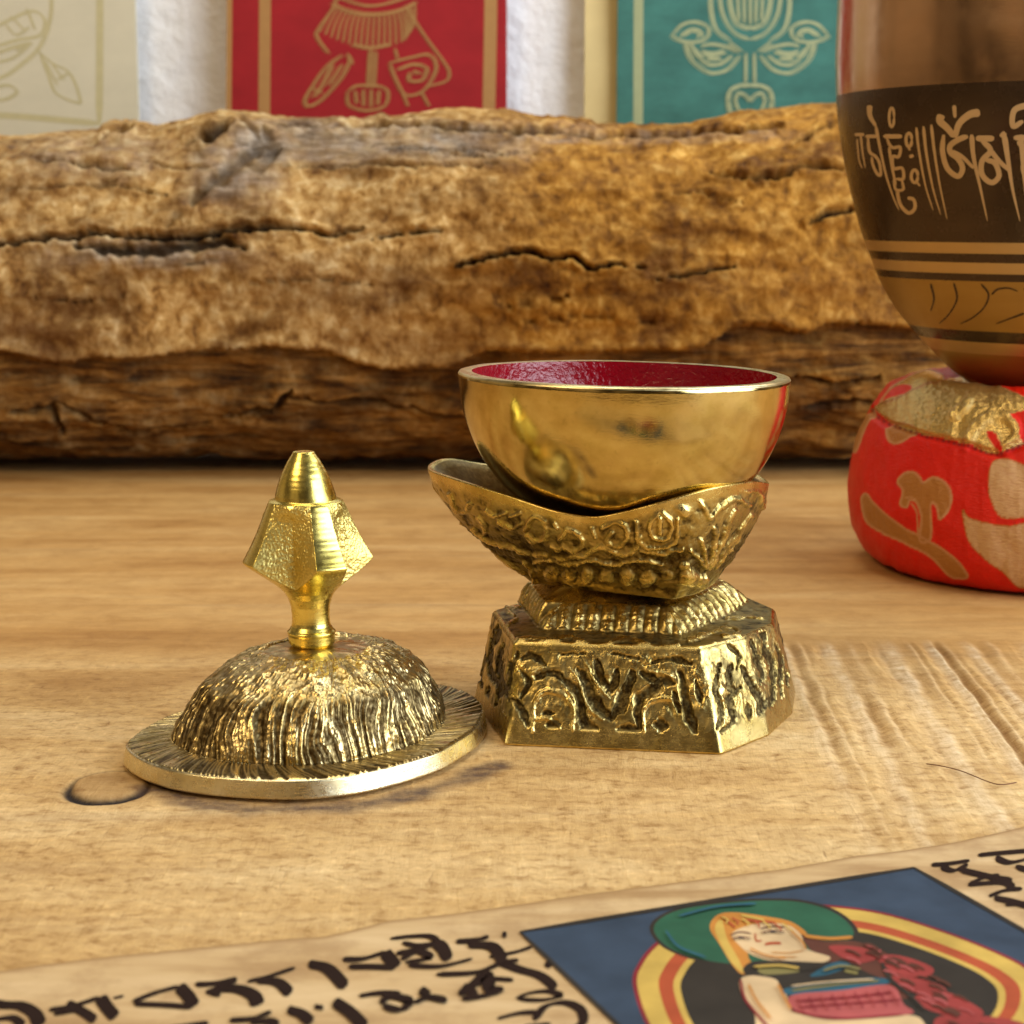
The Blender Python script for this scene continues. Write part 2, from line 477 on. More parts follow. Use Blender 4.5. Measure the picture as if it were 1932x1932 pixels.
vs = scene.view_settings; vs.view_transform = 'Standard'; vs.look = 'None'; vs.exposure = 0; vs.gamma = 1; vs.use_curve_mapping = False

# ------------------------------------------------------------------ table
def axis(lo, hi, d0, d1, step, far):
    a = np.arange(d0, d1, step)
    l = np.linspace(lo, d0, int((d0 - lo) / far) + 2)[:-1]; r = np.linspace(d1, hi, int((hi - d1) / far) + 2)
    return np.r_[l, a, r]
tx = axis(-60, 60, -9, 12.5, .045, 1.0); ty = axis(4, 84, 20, 41, .045, .6)
TX, TY = np.meshgrid(tx, ty, indexing='ij')
def table_fields(X, Y):
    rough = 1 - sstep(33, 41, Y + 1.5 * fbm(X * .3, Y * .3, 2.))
    # saw marks running away from the camera at the right
    msk = sstep(4.4, 6.6, X + .6 * perlin(X * .2, Y * .25, 5)) * (1 - sstep(38.2, 39.4, Y + .5 * perlin(X * .7, 1., 8)))
    q = (X - .045 * (Y - 33)) / 1.04 + .32 * perlin(X * .55, Y * .05, 1) + .09 * perlin(X * .9, Y * .8, 4)
    fr = q - np.floor(q); cell = np.floor(q)
    dep = .6 + .4 * np.sin(cell * 2.4 + 1)
    g = np.exp(-((fr - .5) / .085) ** 2) * dep + .6 * np.exp(-((fr - .14) / .04) ** 2) * np.cos(cell * 1.7) ** 2 + .5 * np.exp(-((fr - .80) / .035) ** 2) * np.sin(cell * 2.9) ** 2
    rdg = (np.exp(-((fr - .36) / .07) ** 2) + .7 * np.exp(-((fr - .72) / .06) ** 2)) 
    brk = .12 + .88 * sstep(-.25, .25, perlin(X * 1.6, Y * .28, 3.3)) * (.45 + .55 * sstep(25, 33, Y))
    fine = fbm(X * 4, Y * 1.6, 1., 5, .65)
    msk0 = msk * (.5 + .5 * brk); msk = msk * brk
    z = (-.075 * g + .03 * rdg) * msk + .035 * msk * (fr - .5)
    z = z + rough * (.012 * fine + .012 * fbm(X * 1.2, Y * .6, 4., 3))
    kc = at(206, 1482, 0); kr = np.hypot((X - kc[0]) / .63, (Y - kc[1]) / .82) + .06 * perlin(X * 2, Y * 2, 7)
    front = sstep(.75, -.9, (Y - kc[1]) / .82)
    ring = np.exp(-((kr - 1) / (.045 + .10 * front)) ** 2) * (.35 + .65 * front)
    z = z - .09 * ring
    knot = (1 - sstep(.7, 1.05, kr)) * .38
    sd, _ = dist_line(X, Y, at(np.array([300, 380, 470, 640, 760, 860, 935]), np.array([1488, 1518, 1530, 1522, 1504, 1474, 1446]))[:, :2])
    stain_shade = (1 - sstep(.05, .48, sd + .22 * perlin(X * 1.4, Y * 1.4, 9))) * .95  # stain plus painted shade, following the lid's front edge
    crack = np.clip(ring * 1.5, 0, 1)
    return z, rough, knot, stain_shade, crack, np.clip(np.exp(-((fr - .53) / .15) ** 2) * dep * msk0 * (.75 + .8 * fine), 0, 1) + .5 * np.clip(g * msk, 0, 1), np.clip((np.exp(-((fr - .27) / .13) ** 2) + .6 * rdg) * msk0 * (.7 + fine), 0, 1)
Z, ro, kn, stn_shade, crk, grv, rdg_ = table_fields(TX, TY)
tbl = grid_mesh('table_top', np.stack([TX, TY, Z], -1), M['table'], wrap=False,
                attrs=dict(rough=ro, knot=kn, stain_shade=stn_shade, crack=crk, groove=grv, ridge=rdg_))
tag(tbl, 'pale rough sawn wooden table top with a dark knot and saw marks', 'table', kind='structure')

# wall behind
wy = 80.0
nx, nz = 160, 80
WX, WZ = np.meshgrid(np.linspace(-45, 45, nx), np.linspace(-.2, 45, nz), indexing='ij')
WYv = wy + .10 * fbm(WX * .45, WZ * .45, 3., 4)
wl = grid_mesh('wall', np.stack([WX, WYv, WZ], -1), M['wall'], wrap=False)
tag(wl, 'white rough textured wall behind the log', 'wall', kind='structure')

# ------------------------------------------------------------------ driftwood log
LY = 68.4
def P2(zx, zy, ox, oy, sc): return (ox + zx / sc) / 1.565, (oy + zy / sc) / 1.565
def zz(pts, ox, oy, sc): return [P2(a, b, ox, oy, sc) for a, b in pts]
topx = [-200, 0, 100, 210, 240, 330, 400, 440, 520, 620, 700, 800, 870, 950, 1010, 1100, 1200, 1300, 1400, 1500, 1590, 1750, 2000, 2300]
topy = [270, 264, 263, 257, 250, 241, 224, 215, 222, 232, 232, 216, 207, 213, 226, 236, 241, 238, 217, 206, 197, 200, 215, 230]
botx = [-200, 0, 200, 400, 560, 700, 900, 1200, 1600, 1932, 2300]
boty = [892, 890, 880, 868, 872, 878, 875, 862, 856, 862, 870]
nX, nT = 760, 400
gx = np.linspace(-27, 31, nX)
ppx = PC + F * gx / 68.7
ztop = at_y(ppx, np.interp(ppx, topx, topy), LY)[:, 2]
zbot = np.maximum(at_y(ppx, np.interp(ppx, botx, boty), 64.6)[:, 2], .05)
zbot = np.minimum(zbot, .22)
th = np.linspace(0, 2 * math.pi, nT, endpoint=False)
zc, rz = (ztop + zbot) / 2, (ztop - zbot) / 2
ry = 5.8 + .4 * perlin(gx * .08, 0., 3.)
cth, sth = np.cos(th), np.sin(th)
se = lambda a, n: np.sign(a) * np.abs(a) ** n
LV = np.stack([np.repeat(gx[:, None], nT, 1),
               LY + ry[:, None] * np.where(sth < 0, se(cth, .72), se(cth, 1.0))[None],
               zc[:, None] + rz[:, None] * np.where(sth < 0, se(sth, .78), se(sth, .96))[None]], -1)
PX, PY = proj(LV)
front = cth[None] < .15
Z3 = lambda pts: zz(pts, 0, 300, 1.288)
Z4 = lambda pts: zz(pts, 1300, 280, 1.38)
cracks = [
    (Z3([(-150,560),(0,550),(100,530),(250,525),(370,510),(480,520),(690,520),(800,500),(900,485),(1050,480),(1180,490),(1250,515),(1380,490)]), 6, .75),
    (Z3([(300,555),(450,575),(600,570),(740,545),(850,530),(930,560)]), 13, .55),
    (Z3([(1420,525),(1500,505),(1700,490)]), 4, .5),
    (Z4([(60,700),(100,690),(250,655),(350,640),(450,665),(540,655),(620,715),(700,690),(830,705)]), 4.5, .65),
    (Z4([(880,750),(1000,735),(1200,700)]), 4, .5),
    (Z4([(210,870),(350,850),(530,815)]), 4, .3),
    (Z4([(1100,345),(1360,345),(1480,300),(1640,310),(1800,330)]), 5, .6),
    (Z4([(1500,530),(1570,490),(1690,470),(1850,460)]), 6, .7),
    (Z4([(1430,220),(1600,140),(1750,120)]), 5, .6),
    (Z4([(-250,140),(0,150),(200,150),(400,155),(620,180),(800,180),(1000,180),(1250,170),(1400,150)]), 5.5, .55),
    (Z3([(1060,110),(1250,118),(1500,112),(1700,125)]), 4, .4),
    (Z3([(1010,170),(970,200),(900,250),(830,310),(730,390)]), 15, .36),
    (Z3([(690,430),(640,480)]), 9, .2), (Z3([(1000,120),(1040,190),(990,260),(920,250)]), 13, .30), (Z3([(560,240),(680,262),(800,262)]), 4, .3), (Z3([(700,175),(760,150)]), 6, .3),
    (Z3([(900,100),(950,130),(1010,170)]), 5, .25),
    (Z3([(1000,150),(1050,200),(1020,260)]), 5, .25),
    (Z3([(130,240),(330,255),(510,265)]), 4, .35),
    (Z3([(400,165),(430,140),(510,125)]), 6, .5),
    (Z3([(330,320),(450,305)]), 5, .3),
    (Z3([(700,620),(840,600)]), 5, .25),
    (Z3([(-100,330),(150,345),(320,322),(520,335),(640,370)]), 2.5, .3), (Z3([(1080,255),(1300,250),(1600,262),(1900,240)]), 3, .3), (Z3([(1500,200),(1750,190),(1930,205)]), 3, .3), (Z4([(-60,250),(180,262),(420,240)]), 2.5, .28),
    (Z4([(850,420),(1050,405),(1240,440)]), 2.2, .22), (Z3([(950,690),(1200,670),(1420,700)]), 2.2, .2), (Z3([(80,740),(320,760),(520,740)]), 2.2, .2), (Z4([(300,930),(620,900),(900,930)]), 2.2, .22),
    (Z3([(770,140),(800,158),(850,140),(878,122)]), 9, .42),
    (Z3([(200,1150),(500,1270),(800,1230)]), 4, .35),
    (Z3([(850,1210),(1050,1160),(1110,1100)]), 6, .5),
    (Z3([(1100,1130),(1400,1160),(1700,1200)]), 5, .35),
    (Z3([(40,1180),(200,1170),(240,1260)]), 7, .45),
    (Z4([(1480,1290),(1700,1250),(1900,1270)]), 5, .4),
    (Z4([(1440,1150),(1600,1190),(1800,1150)]), 5, .4),
]
wob = 9 * fbm(PX * .03, PY * .03, 1., 5, .6)
lipc = np.zeros(PX.shape); cm_ = np.zeros(PX.shape); dep = np.zeros(PX.shape)
for pts, wd, dp in cracks:
    ln = np.array(pts)
    m = front & (PX > ln[:, 0].min() - 40) & (PX < ln[:, 0].max() + 40) & (PY > ln[:, 1].min() - 40) & (PY < ln[:, 1].max() + 40)
    if not m.any(): continue
    d, t = dist_line(PX[m] + 6 * fbm(PX[m] * .05, PY[m] * .05, 9., 3), PY[m] + wob[m], ln)
    ww = wd * (.35 + .9 * np.sin(np.clip(t, .02, .98) * math.pi) ** .5) * (.8 + .6 * perlin(PX[m] * .05, PY[m] * .02, 4.))
    ww = np.maximum(ww, .6)
    v = 1 - sstep(.35 * ww, 1.25 * ww, d)
    cm_[m] = np.maximum(cm_[m], v * min(1, dp * 1.6)); dep[m] = np.maximum(dep[m], v * dp)
    lipc[m] = np.maximum(lipc[m], np.exp(-((d - 2.2 * ww) / (1.3 * ww)) ** 2) * dp)
# the broken bark edge: everything below it lies deeper
edge = np.array(Z3([(-300,920),(0,940),(100,960),(180,990),(280,990),(350,970),(500,975),(600,965),(800,940),(950,940),(1000,925),(1100,935),(1250,950),(1350,990),(1450,1015),(1700,1010)])
                + Z4([(200,1040),(480,1050),(800,1045),(1000,1040),(1090,1010),(1200,940),(1350,930),(1420,960),(1500,970),(1580,930),(1700,930),(2000,960),(2400,940)]))
ey = np.interp(PX + 0 * PY, edge[:, 0], edge[:, 1]) + 4 * perlin(PX * .06, 1., 2.) + 5 * fbm(PX * .13, 3., 2., 3)
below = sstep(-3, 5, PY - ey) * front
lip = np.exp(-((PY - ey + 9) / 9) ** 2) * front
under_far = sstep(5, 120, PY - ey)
holeq = np.exp(-((PX - 404) / 55) ** 2 - ((PY - 262) / 30) ** 2)
hole = np.exp(-(((PX - 404) * .97 + (PY - 257) * -.25) / 30) ** 4 - (((PY - 257) + (PX - 404) * .25) / 9) ** 4) * front
cm_ = np.maximum(cm_, hole * .9)
N_ = grid_normals(LV, False); N_ *= -np.sign((N_[..., 1] * (LV[..., 1] - LY)).sum()) * -1
low = .22 * fbm(LV[..., 0] * .25, LV[..., 1] * .5, LV[..., 2] * .5, 4) + .10 * fbm(LV[..., 0] * .9, LV[..., 1] * 1.3, LV[..., 2] * 1.3, 4)
stri = .10 * fbm(LV[..., 0] * .25, LV[..., 1] * 1.2, LV[..., 2] * 2.4, 3)
knotb = .35 * np.exp(-(((PX - 430) / 60) ** 2 + ((PY - 262) / 26) ** 2)) * front
plate = .25 * sstep(-.1, .1, fbm(LV[..., 0] * .22, LV[..., 2] * .55, 7., 3) ) 
H = low + stri * (1.2 + 2.2 * below) + .10 * (1 - np.abs(fbm(LV[..., 0] * .8, LV[..., 1] * 1.2, LV[..., 2] * 1.2, 4, .6)) * 2.2) - dep * .8 - hole * .35 - below * (.50 - .25 * under_far) + lip * .16 + .22 * lipc + knotb + plate * front * .5
LV = LV + N_ * H[..., None]
LV[..., 2] = np.maximum(LV[..., 2], .05)
gold_m = sstep(700, 1050, PX + 120 * fbm(PX * .006, PY * .008, 2.) + .25 * (PY - 450)) * front
grey_m = np.zeros(PX.shape)
for (cx, cy, rx, ryy, s) in ((490, 285, 60, 36, 1.1), (430, 345, 55, 40, .85), (560, 270, 100, 34, .9), (740, 275, 260, 36, .95), (180, 300, 150, 40, .55), (440, 330, 90, 60, .8), (260, 480, 190, 28, .75), (1030, 262, 120, 20, .7), (1250, 268, 240, 12, .5)):
    grey_m = np.maximum(grey_m, s * np.exp(-(((PX - cx) / rx) ** 4 + ((PY - cy) / ryy) ** 4)))
grey_m = np.clip(grey_m * (.75 + .9 * fbm(PX * .02, PY * .05, 6.)), 0, 1) * front
caps = np.stack([LV[0].mean(0) + [0, 0, 0], LV[-1].mean(0)])
LVc = np.concatenate([np.repeat(caps[:1][:, None], nT, 1), LV, np.repeat(caps[1:][:, None], nT, 1)], 0)
pad = lambda a: np.concatenate([a[:1], a, a[-1:]], 0)
# grid runs (x, theta): wrap along theta
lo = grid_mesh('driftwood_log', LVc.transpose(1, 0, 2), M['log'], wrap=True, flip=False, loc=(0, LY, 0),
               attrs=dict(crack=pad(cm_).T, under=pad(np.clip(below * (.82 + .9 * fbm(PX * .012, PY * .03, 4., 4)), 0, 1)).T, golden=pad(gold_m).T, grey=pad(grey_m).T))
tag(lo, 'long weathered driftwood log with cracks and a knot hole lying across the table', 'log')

# ------------------------------------------------------------------ wall cards
def card_box(name, x0, x1, y0, y1, D, th_, mat, parent, loc, wav=0.):
    """a sheet of paper, rectangle in reference pixels on the plane at depth D, given thickness"""
    a, b = at_y(x0, y1, D), at_y(x1, y0, D)
    n1, n2 = 30, 40
    X, Zg = np.meshgrid(np.linspace(a[0], b[0], n1), np.linspace(a[2], b[2], n2), indexing='ij')
    Y = D + wav * perlin(X * .3, Zg * .3, D)
    Fr = np.stack([X, Y, Zg], -1); Bk = Fr + [0, th_, 0]
    V = np.concatenate([Fr.reshape(-1, 3), Bk.reshape(-1, 3)])
    f = [list(q) for q in grid_faces(n1, n2, False)]; o = n1 * n2
    fb = [[i + o for i in q[::-1]] for q in f]
    rim = [i * n2 for i in range(n1)] + [(n1 - 1) * n2 + j for j in range(1, n2)] + [i * n2 + n2 - 1 for i in range(n1 - 2, -1, -1)] + [j for j in range(n2 - 2, 0, -1)]
    sd = [[rim[i], rim[i] + o, rim[(i + 1) % len(rim)] + o, rim[(i + 1) % len(rim)]] for i in range(len(rim))]
    A = np.array(f + fb + sd)
    return raw_mesh(name, V, A.ravel(), np.arange(len(A)) * 4, np.full(len(A), 4), mat, parent, loc, smooth=False)

def plane_map(D): return lambda px, py, l: at_y(px, py, D - .006 - l)
K1 = lambda pts: zz(pts, 0, 0, 1.2778)
K2 = lambda pts: zz(pts, 1450, 0, 1.7564)
# cream sheet
lc = tuple(at_y(100, 262, 78.8))
t = thing('paper_print', lc, 'cream paper print with a pale embossed emblem, leftmost on the white wall', 'paper print', 'prints hanging on the white wall')
card_box('paper_sheet', -330, 241, -420, 292, 78.8, .25, M['cream'], t, lc)
f = Flat(plane_map(78.8))
f.ribbon(K1([(375,-600),(377,0),(375,467)]), 7); f.ribbon(K1([(-500,420),(0,435),(380,466)]), 6)
for q, wd in (([(190,-80),(188,60),(150,170),(80,240),(0,290),(-120,300)], 6), ([(-60,120),(40,70),(120,40),(165,70),(150,130),(60,150),(-40,180)], 5),
              ([(140,190),(200,240),(262,275),(300,370),(285,385),(210,350),(180,280),(150,200)], 5), ([(170,230),(215,320)], 4), ([(195,240),(240,300)], 4),
              ([(215,300),(255,275)], 4), ([(-40,330),(30,320),(62,345),(20,372),(-40,375)], 5), ([(20,90),(60,130),(110,100)], 4), ([(40,60),(90,110)], 4),
              ([(100,30),(130,110)], 4), ([(-20,200),(70,170),(120,160)], 5), ([(60,190),(100,165)], 4), ([(-60,240),(40,220),(110,170)], 4)):
    f.ribbon(K1(q), wd * .4); f.ribbon(K1([(a + wd * 1.4, b + wd) for a, b in q]), wd * .25)
f.build('embossed_print', [M['olive_ink']], t, lc)
# red sheet
lc = tuple(at_y(696, 262, 78.6))
t = thing('paper_print', lc, 'red paper print with gold lines and a gold tasselled emblem on the wall', 'paper print', 'prints hanging on the white wall')
card_box('paper_sheet', 437, 956, -420, 285, 78.6, .3, M['red_paper'], t, lc)
f = Flat(plane_map(78.6))
f.ribbon([(435,-400),(433,0),(431,280)], 5); f.ribbon([(501,-400),(500,0),(498,280)], 11); f.ribbon([(928,-400),(926,0),(921,280)], 12)
ts = []
for i in range(19):
    u = i / 18.; xt = 1265 + 300 * u; xb = 1205 + 400 * u - 60 * (u > .8) * (u - .8) * 5
    yb = 120 + 62 * math.sin(math.pi * u)
    ts.append(([(xt, 12 + 30 * math.sin(math.pi * u)), ((xt + xb) / 2 + (u - .5) * 18, 80 + 10 * math.sin(math.pi * u)), (xb, yb)], 4.0))
for q, wd in ts + [
    ([(1262,-60),(1265,10),(1205,100),(1195,135),(1240,200)], 6), ([(1250,10),(1330,45),(1420,52),(1500,38),(1570,5)], 7), ([(1255,-20),(1400,20),(1565,-20)], 6),
    ([(1240,-80),(1400,-60),(1580,-80)], 7), ([(1330,165),(1400,178),(1470,165)], 8), ([(1530,20),(1600,130),(1670,225),(1695,270),(1680,305),(1610,325)], 5),
    ([(1290,205),(1230,250),(1180,320),(1150,375),(1165,398),(1215,370),(1290,285),(1325,215)], 7), ([(1255,240),(1220,310),(1180,365)], 8), ([(1290,240),(1240,320)], 7),
    ([(1180,330),(1215,350)], 6), ([(1400,185),(1395,260),(1392,330)], 9), ([(1420,190),(1412,330)], 5),
    ([(1310,345),(1318,395),(1390,415),(1452,395),(1463,345),(1430,322),(1345,322),(1310,345)], 6), ([(1340,340),(1345,390)], 6), ([(1370,335),(1372,400)], 6), ([(1400,335),(1400,405)], 6), ([(1430,338),(1425,395)], 6),
    ([(1470,235),(1550,215),(1622,205),(1645,260),(1595,340),(1530,355),(1490,290),(1470,235)], 6), ([(1500,260),(1560,240),(1610,255),(1590,300),(1545,300),(1545,270)], 7),
    ([(1560,265),(1585,275)], 8), ([(1520,350),(1540,400)], 5), ([(1590,345),(1620,400)], 5), ([(1310,200),(1330,240)], 6), ([(1490,180),(1500,220)], 5)]:
    f.ribbon(K1(q), wd * .22); f.ribbon(K1([(a + wd * 1.1, b + wd * .5) for a, b in q]), wd * .16); f.ribbon(K1([(a - wd * 1.0, b + wd * .9) for a, b in q]), wd * .13)
f.build('gold_print', [M['gold_ink']], t, lc)
# teal sheet with its tan backing margin
lc = tuple(at_y(1400, 262, 78.4))
t = thing('paper_print', lc, 'teal green paper print with a gold lotus emblem beside the bronze bowl', 'paper print', 'prints hanging on the white wall')
card_box('paper_sheet', 1163, 1720, -420, 290, 78.4, .3, M['teal_paper'], t, lc)
card_box('backing_sheet', 1102, 1760, -430, 296, 78.9, .15, M['tan_paper'], t, lc, .12)
f = Flat(plane_map(78.4))
f.ribbon(K2([(772,-900),(765,0),(762,820)]), 9)
half = [([(1140,-250),(1138,-60),(1142,60),(1170,150),(1240,205)], 11), ([(1185,-200),(1188,0),(1215,100),(1270,170),(1340,200)], 10), ([(1240,-160),(1238,0),(1265,105),(1310,135),(1345,142)], 12),
        ([(935,182),(990,125),(1060,110),(1118,130),(1130,165),(1100,205),(1040,215),(980,205),(935,182)], 10), ([(985,180),(1040,150),(1085,160),(1080,190)], 14),
        ([(1005,215),(1030,290),(1085,345),(1150,375),(1225,355),(1290,285)], 11), ([(1090,235),(1150,225),(1225,240),(1280,265)], 10), ([(1060,250),(1110,320),(1180,330),(1250,285)], 11),
        ([(1090,265),(1150,275),(1210,262)], 16), ([(1120,300),(1190,300)], 12), ([(1030,215),(1070,290)], 12), ([(1235,215),(1300,262)], 10), ([(1275,-100),(1285,110)], 8), ([(1310,-100),(1315,120)], 8),
        ([(1322,270),(1320,430)], 8), ([(1228,520),(1240,465),(1290,440),(1345,438)], 12), ([(1228,520),(1245,580),(1300,610),(1345,612)], 12), ([(1265,520),(1280,480),(1320,490),(1345,520)], 10), ([(1265,520),(1290,570),(1345,580)], 10)]
for q, wd in half:
    for ox_, oy_, k_ in ((0, 0, .17), (.9, .7, .11), (-.8, 1.0, .10)):
        qq = [(a + ox_ * wd, b + oy_ * wd) for a, b in q]
        f.ribbon(K2(qq), wd * k_); f.ribbon(K2([(2 * 1344 - a, b) for a, b in qq]), wd * k_)
f.ribbon(K2([(1345,-100),(1345,130)]), 3)
f.build('gold_print', [M['pale_gold_ink']], t, lc)

# ------------------------------------------------------------------ kapala stand: plinth and cradle
BC = (2.4, 34.0); NB = 2200
outl = dict(
    b=[(-.13,31.16),(3.57,30.58),(4.55,31.75),(5.18,33.2),(5.47,34.8),(4.93,36.55),(1.23,37.1),(-.72,34.2)],
    t=[(.02,31.72),(3.27,31.27),(4.15,32.12),(4.8,33.15),(5.0,34.45),(4.5,35.9),(1.35,36.5),(-.38,34.3)],
    sb=[(.52,32.55),(2.98,32.12),(3.56,33.0),(4.12,33.95),(4.52,34.9),(4.1,35.9),(1.2,36.4),(.14,35.0)],
    st=[(.62,33.0),(2.80,32.62),(3.27,33.3),(3.72,34.05),(4.08,34.7),(3.8,35.5),(1.35,35.9),(.36,34.8)],
    nk=[(.85,33.35),(2.72,33.05),(3.2,33.5),(3.6,34.05),(3.75,34.5),(3.5,35.2),(1.5,35.6),(.6,34.6)])
R = {}
for k_, p in outl.items():
    T, R[k_] = star(p, BC, NB, round_=10 if k_ != 'b' else 8)
lerp = lambda a, b, t_: a + (b - a) * t_
rows = []   # (radius array, z, zone)
rows.append((R['b'] * .99, 0.0, 0)); rows.append((R['b'] * 1.0, .03, 0))
for v in np.linspace(0, 1, 92)[1:]:
    z = .03 + 1.64 * v
    rr = lerp(R['b'], R['t'], v ** 1.05)
    rows.append((rr, z, 1))
rows.append((R['t'] * .988, 1.705, 2)); rows.append((R['t'] * .975, 1.725, 2))
for v in np.linspace(0, 1, 30)[1:]: rows.append((lerp(R['t'] * .975, R['sb'] * 1.02, v), 1.73 + .02 * v, 3))
for v in np.linspace(0, 1, 36)[1:]: rows.append((lerp(R['sb'] * 1.0, R['st'], v), 1.75 + .41 * v, 4))
for v in np.linspace(0, 1, 12)[1:]: rows.append((lerp(R['st'] * .985, R['nk'], v), 2.17 + .17 * v, 5))
for v in np.linspace(0, 1, 8)[1:]: rows.append((R['nk'] * (1 - .10 * v), 2.34 + .11 * v, 6))
rows.append((R['nk'] * .02, 2.45, 6))
rad = np.stack([r_ for r_, _, _ in rows], 1); zz_ = np.array([z for _, z, _ in rows]); zone = np.array([q for *_, q in rows])
BV = np.stack([BC[0] + rad * np.cos(T)[:, None], BC[1] + rad * np.sin(T)[:, None], np.repeat(zz_[None], NB, 0)], -1)
nrm = grid_normals(BV)
PX, PY = proj(BV)
ZX, ZY = (PX * 1.565 - 1300) * 1.68, (PY * 1.565 - 1650) * 1.68       # pixels of the traced close-up
WXx = fbm(BV[..., 0] * 2.6, BV[..., 1] * 2.6, BV[..., 2] * 2.6, 5, .7); WYy = fbm(BV[..., 0] * 2.6 + 9, BV[..., 1] * 2.6, BV[..., 2] * 2.6 + 4, 5, .7)
ZX = ZX + 26 * WXx; ZY = ZY + 22 * WYy
fr = (nrm[..., 1] < .25)
s1 = [([(680,540),(740,640),(790,740),(850,790)], 20), ([(770,500),(800,590),(850,660)], 15), ([(880,540),(860,620),(830,660)], 16), ([(950,560),(930,640),(900,720),(860,770)], 20),
      ([(610,600),(680,660),(700,780),(730,845)], 18), ([(690,850),(770,850)], 22), ([(1000,560),(1080,620),(1040,660),(985,700),(985,840)], 20), ([(890,850),(985,845)], 20), ([(1085,600),(1150,615)], 18),
      ([(1190,560),(1215,680),(1235,780),(1265,860)], 20), ([(405,500),(450,480),(520,530)], 13), ([(400,560),(440,610),(400,690)], 12), ([(480,590),(560,570),(610,600)], 13), ([(360,700),(400,740),(430,830)], 14),
      ([(540,820),(580,830)], 20), ([(1070,830),(1110,830)], 26), ([(600,478),(720,470)], 6), ([(830,470),(990,490)], 6), ([(1010,520),(1130,500),(1250,520)], 9), ([(500,770),(560,760)], 10), ([(380,460),(360,560)], 8), ([(1270,600),(1300,720)], 10), ([(900,640),(950,600)], 12), ([(1150,660),(1180,760)],9),
      ([(1385,520),(1372,650),(1400,760),(1380,840)], 13), ([(1440,520),(1435,600),(1460,680)], 12), ([(1500,540),(1560,640),(1600,720),(1585,770)], 15), ([(1540,400),(1560,480),(1600,560),(1590,620)], 12), ([(1600,370),(1620,470),(1650,540),(1640,660)], 12),
      ([(1660,420),(1690,520),(1690,690)], 10), ([(1495,640),(1440,700),(1450,800),(1400,860)], 11), ([(1520,720),(1540,790)], 12), ([(1440,430),(1480,480),(1470,540)], 10), ([(1660,640),(1640,720)], 9), ([(1720,560),(1725,650)], 8),
      ([(215,420),(195,560),(205,640)], 10), ([(255,400),(240,540),(290,640),(280,720)], 11), ([(310,420),(290,560),(335,700)], 10), ([(240,640),(220,720),(245,800),(290,810)], 12), ([(350,520),(335,640)], 9), ([(290,330),(270,420)], 9)]
RG = 6 * perlin(ZX * .013, ZY * .013, 2.) + 9 * fbm(BV[..., 0] * 7, BV[..., 1] * 7, BV[..., 2] * 7, 3, .6) + 8 * fbm(BV[..., 0] * 3, BV[..., 1] * 3, BV[..., 2] * 3 + 5, 2)
rec = strokes_field(ZX, ZY, [(p_, w_ * 1.25) for p_, w_ in s1], .55, RG) * fr * (zone == 1)[None] * sstep(.30, .36, BV[..., 2]) 
r1 = [([(460,850),(463,740),(500,675),(560,655),(630,690),(660,760),(655,850)], 10), ([(1010,860),(1008,750),(1050,705),(1120,690),(1190,720)], 11), ([(460,800),(540,795),(600,845)], 8), ([(640,540),(700,620),(740,740),(800,800)], 9), ([(720,520),(770,610),(840,690)], 9), ([(420,640),(470,560),(520,540)], 10), ([(1040,560),(1100,560),(1160,590)],9)]
ras = strokes_field(ZX, ZY, r1, .4, RG * .5) * fr * (zone == 1)[None]
r3 = [([(380,395),(480,400),(560,402),(640,388),(720,430),(800,432),(880,402),(960,402),(1060,440),(1180,430)], 11), ([(600,395),(680,400),(760,440)], 8), ([(1230,400),(1330,375),(1400,350),(1460,345),(1480,370),(1400,390)], 9), ([(1420,300),(1520,290),(1600,300)], 8),
      ([(280,300),(330,330),(380,300)], 9), ([(300,360),(360,390)], 8), ([(330,250),(390,240)], 8), ([(310,220),(360,280)], 8)]
ras3 = strokes_field(ZX, ZY, r3, .35) * (zone == 3)[None]
rough = fbm(BV[..., 0] * 5, BV[..., 1] * 5, BV[..., 2] * 5, 4)
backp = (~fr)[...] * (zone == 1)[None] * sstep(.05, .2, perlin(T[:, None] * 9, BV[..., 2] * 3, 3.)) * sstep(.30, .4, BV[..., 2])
sbp = np.array(outl['sb'] + outl['sb'][:1], float); cl = np.r_[0, np.cumsum(np.hypot(*np.diff(sbp, axis=0).T))]
tj = np.where(zone == 4)[0]
_, par_ = dist_line(BV[:, tj, 0], BV[:, tj, 1], sbp)
arcv = np.interp(par_ * (len(sbp) - 1), np.arange(len(sbp)), cl)
flute = np.zeros(PX.shape); flute[:, tj] = np.abs(np.sin(math.pi * arcv / .262)) ** .7
v4 = np.clip((zz_ - 1.75) / .41, 0, 1)
flute = flute * (np.sin(np.clip(v4 * .92 + .06, 0, 1) * math.pi) ** .35)[None] * (zone == 4)[None]
jit = 1 + .5 * fbm(BV[..., 0] * 4, BV[..., 1] * 4, BV[..., 2] * 6, 3)
hz = -.045 * rec * jit - .06 * backp + .035 * ras * jit + .035 * ras3 + .075 * flute * jit
edge_w = ((zone == 1)[None] * sstep(.33, .5, BV[..., 2]) * (1 - sstep(1.57, 1.65, BV[..., 2])) + .9 * (zone == 3)[None] + .6 * (zone == 4)[None])
hz = hz + rough * .034 * edge_w * (.5 + sstep(-.1, .2, WXx))
und = sstep(-.06, .16, fbm(BV[..., 0] * 2.2, BV[..., 1] * 2.2, BV[..., 2] * 2.6, 3)) * (zone == 1)[None] * sstep(.3, .4, BV[..., 2])
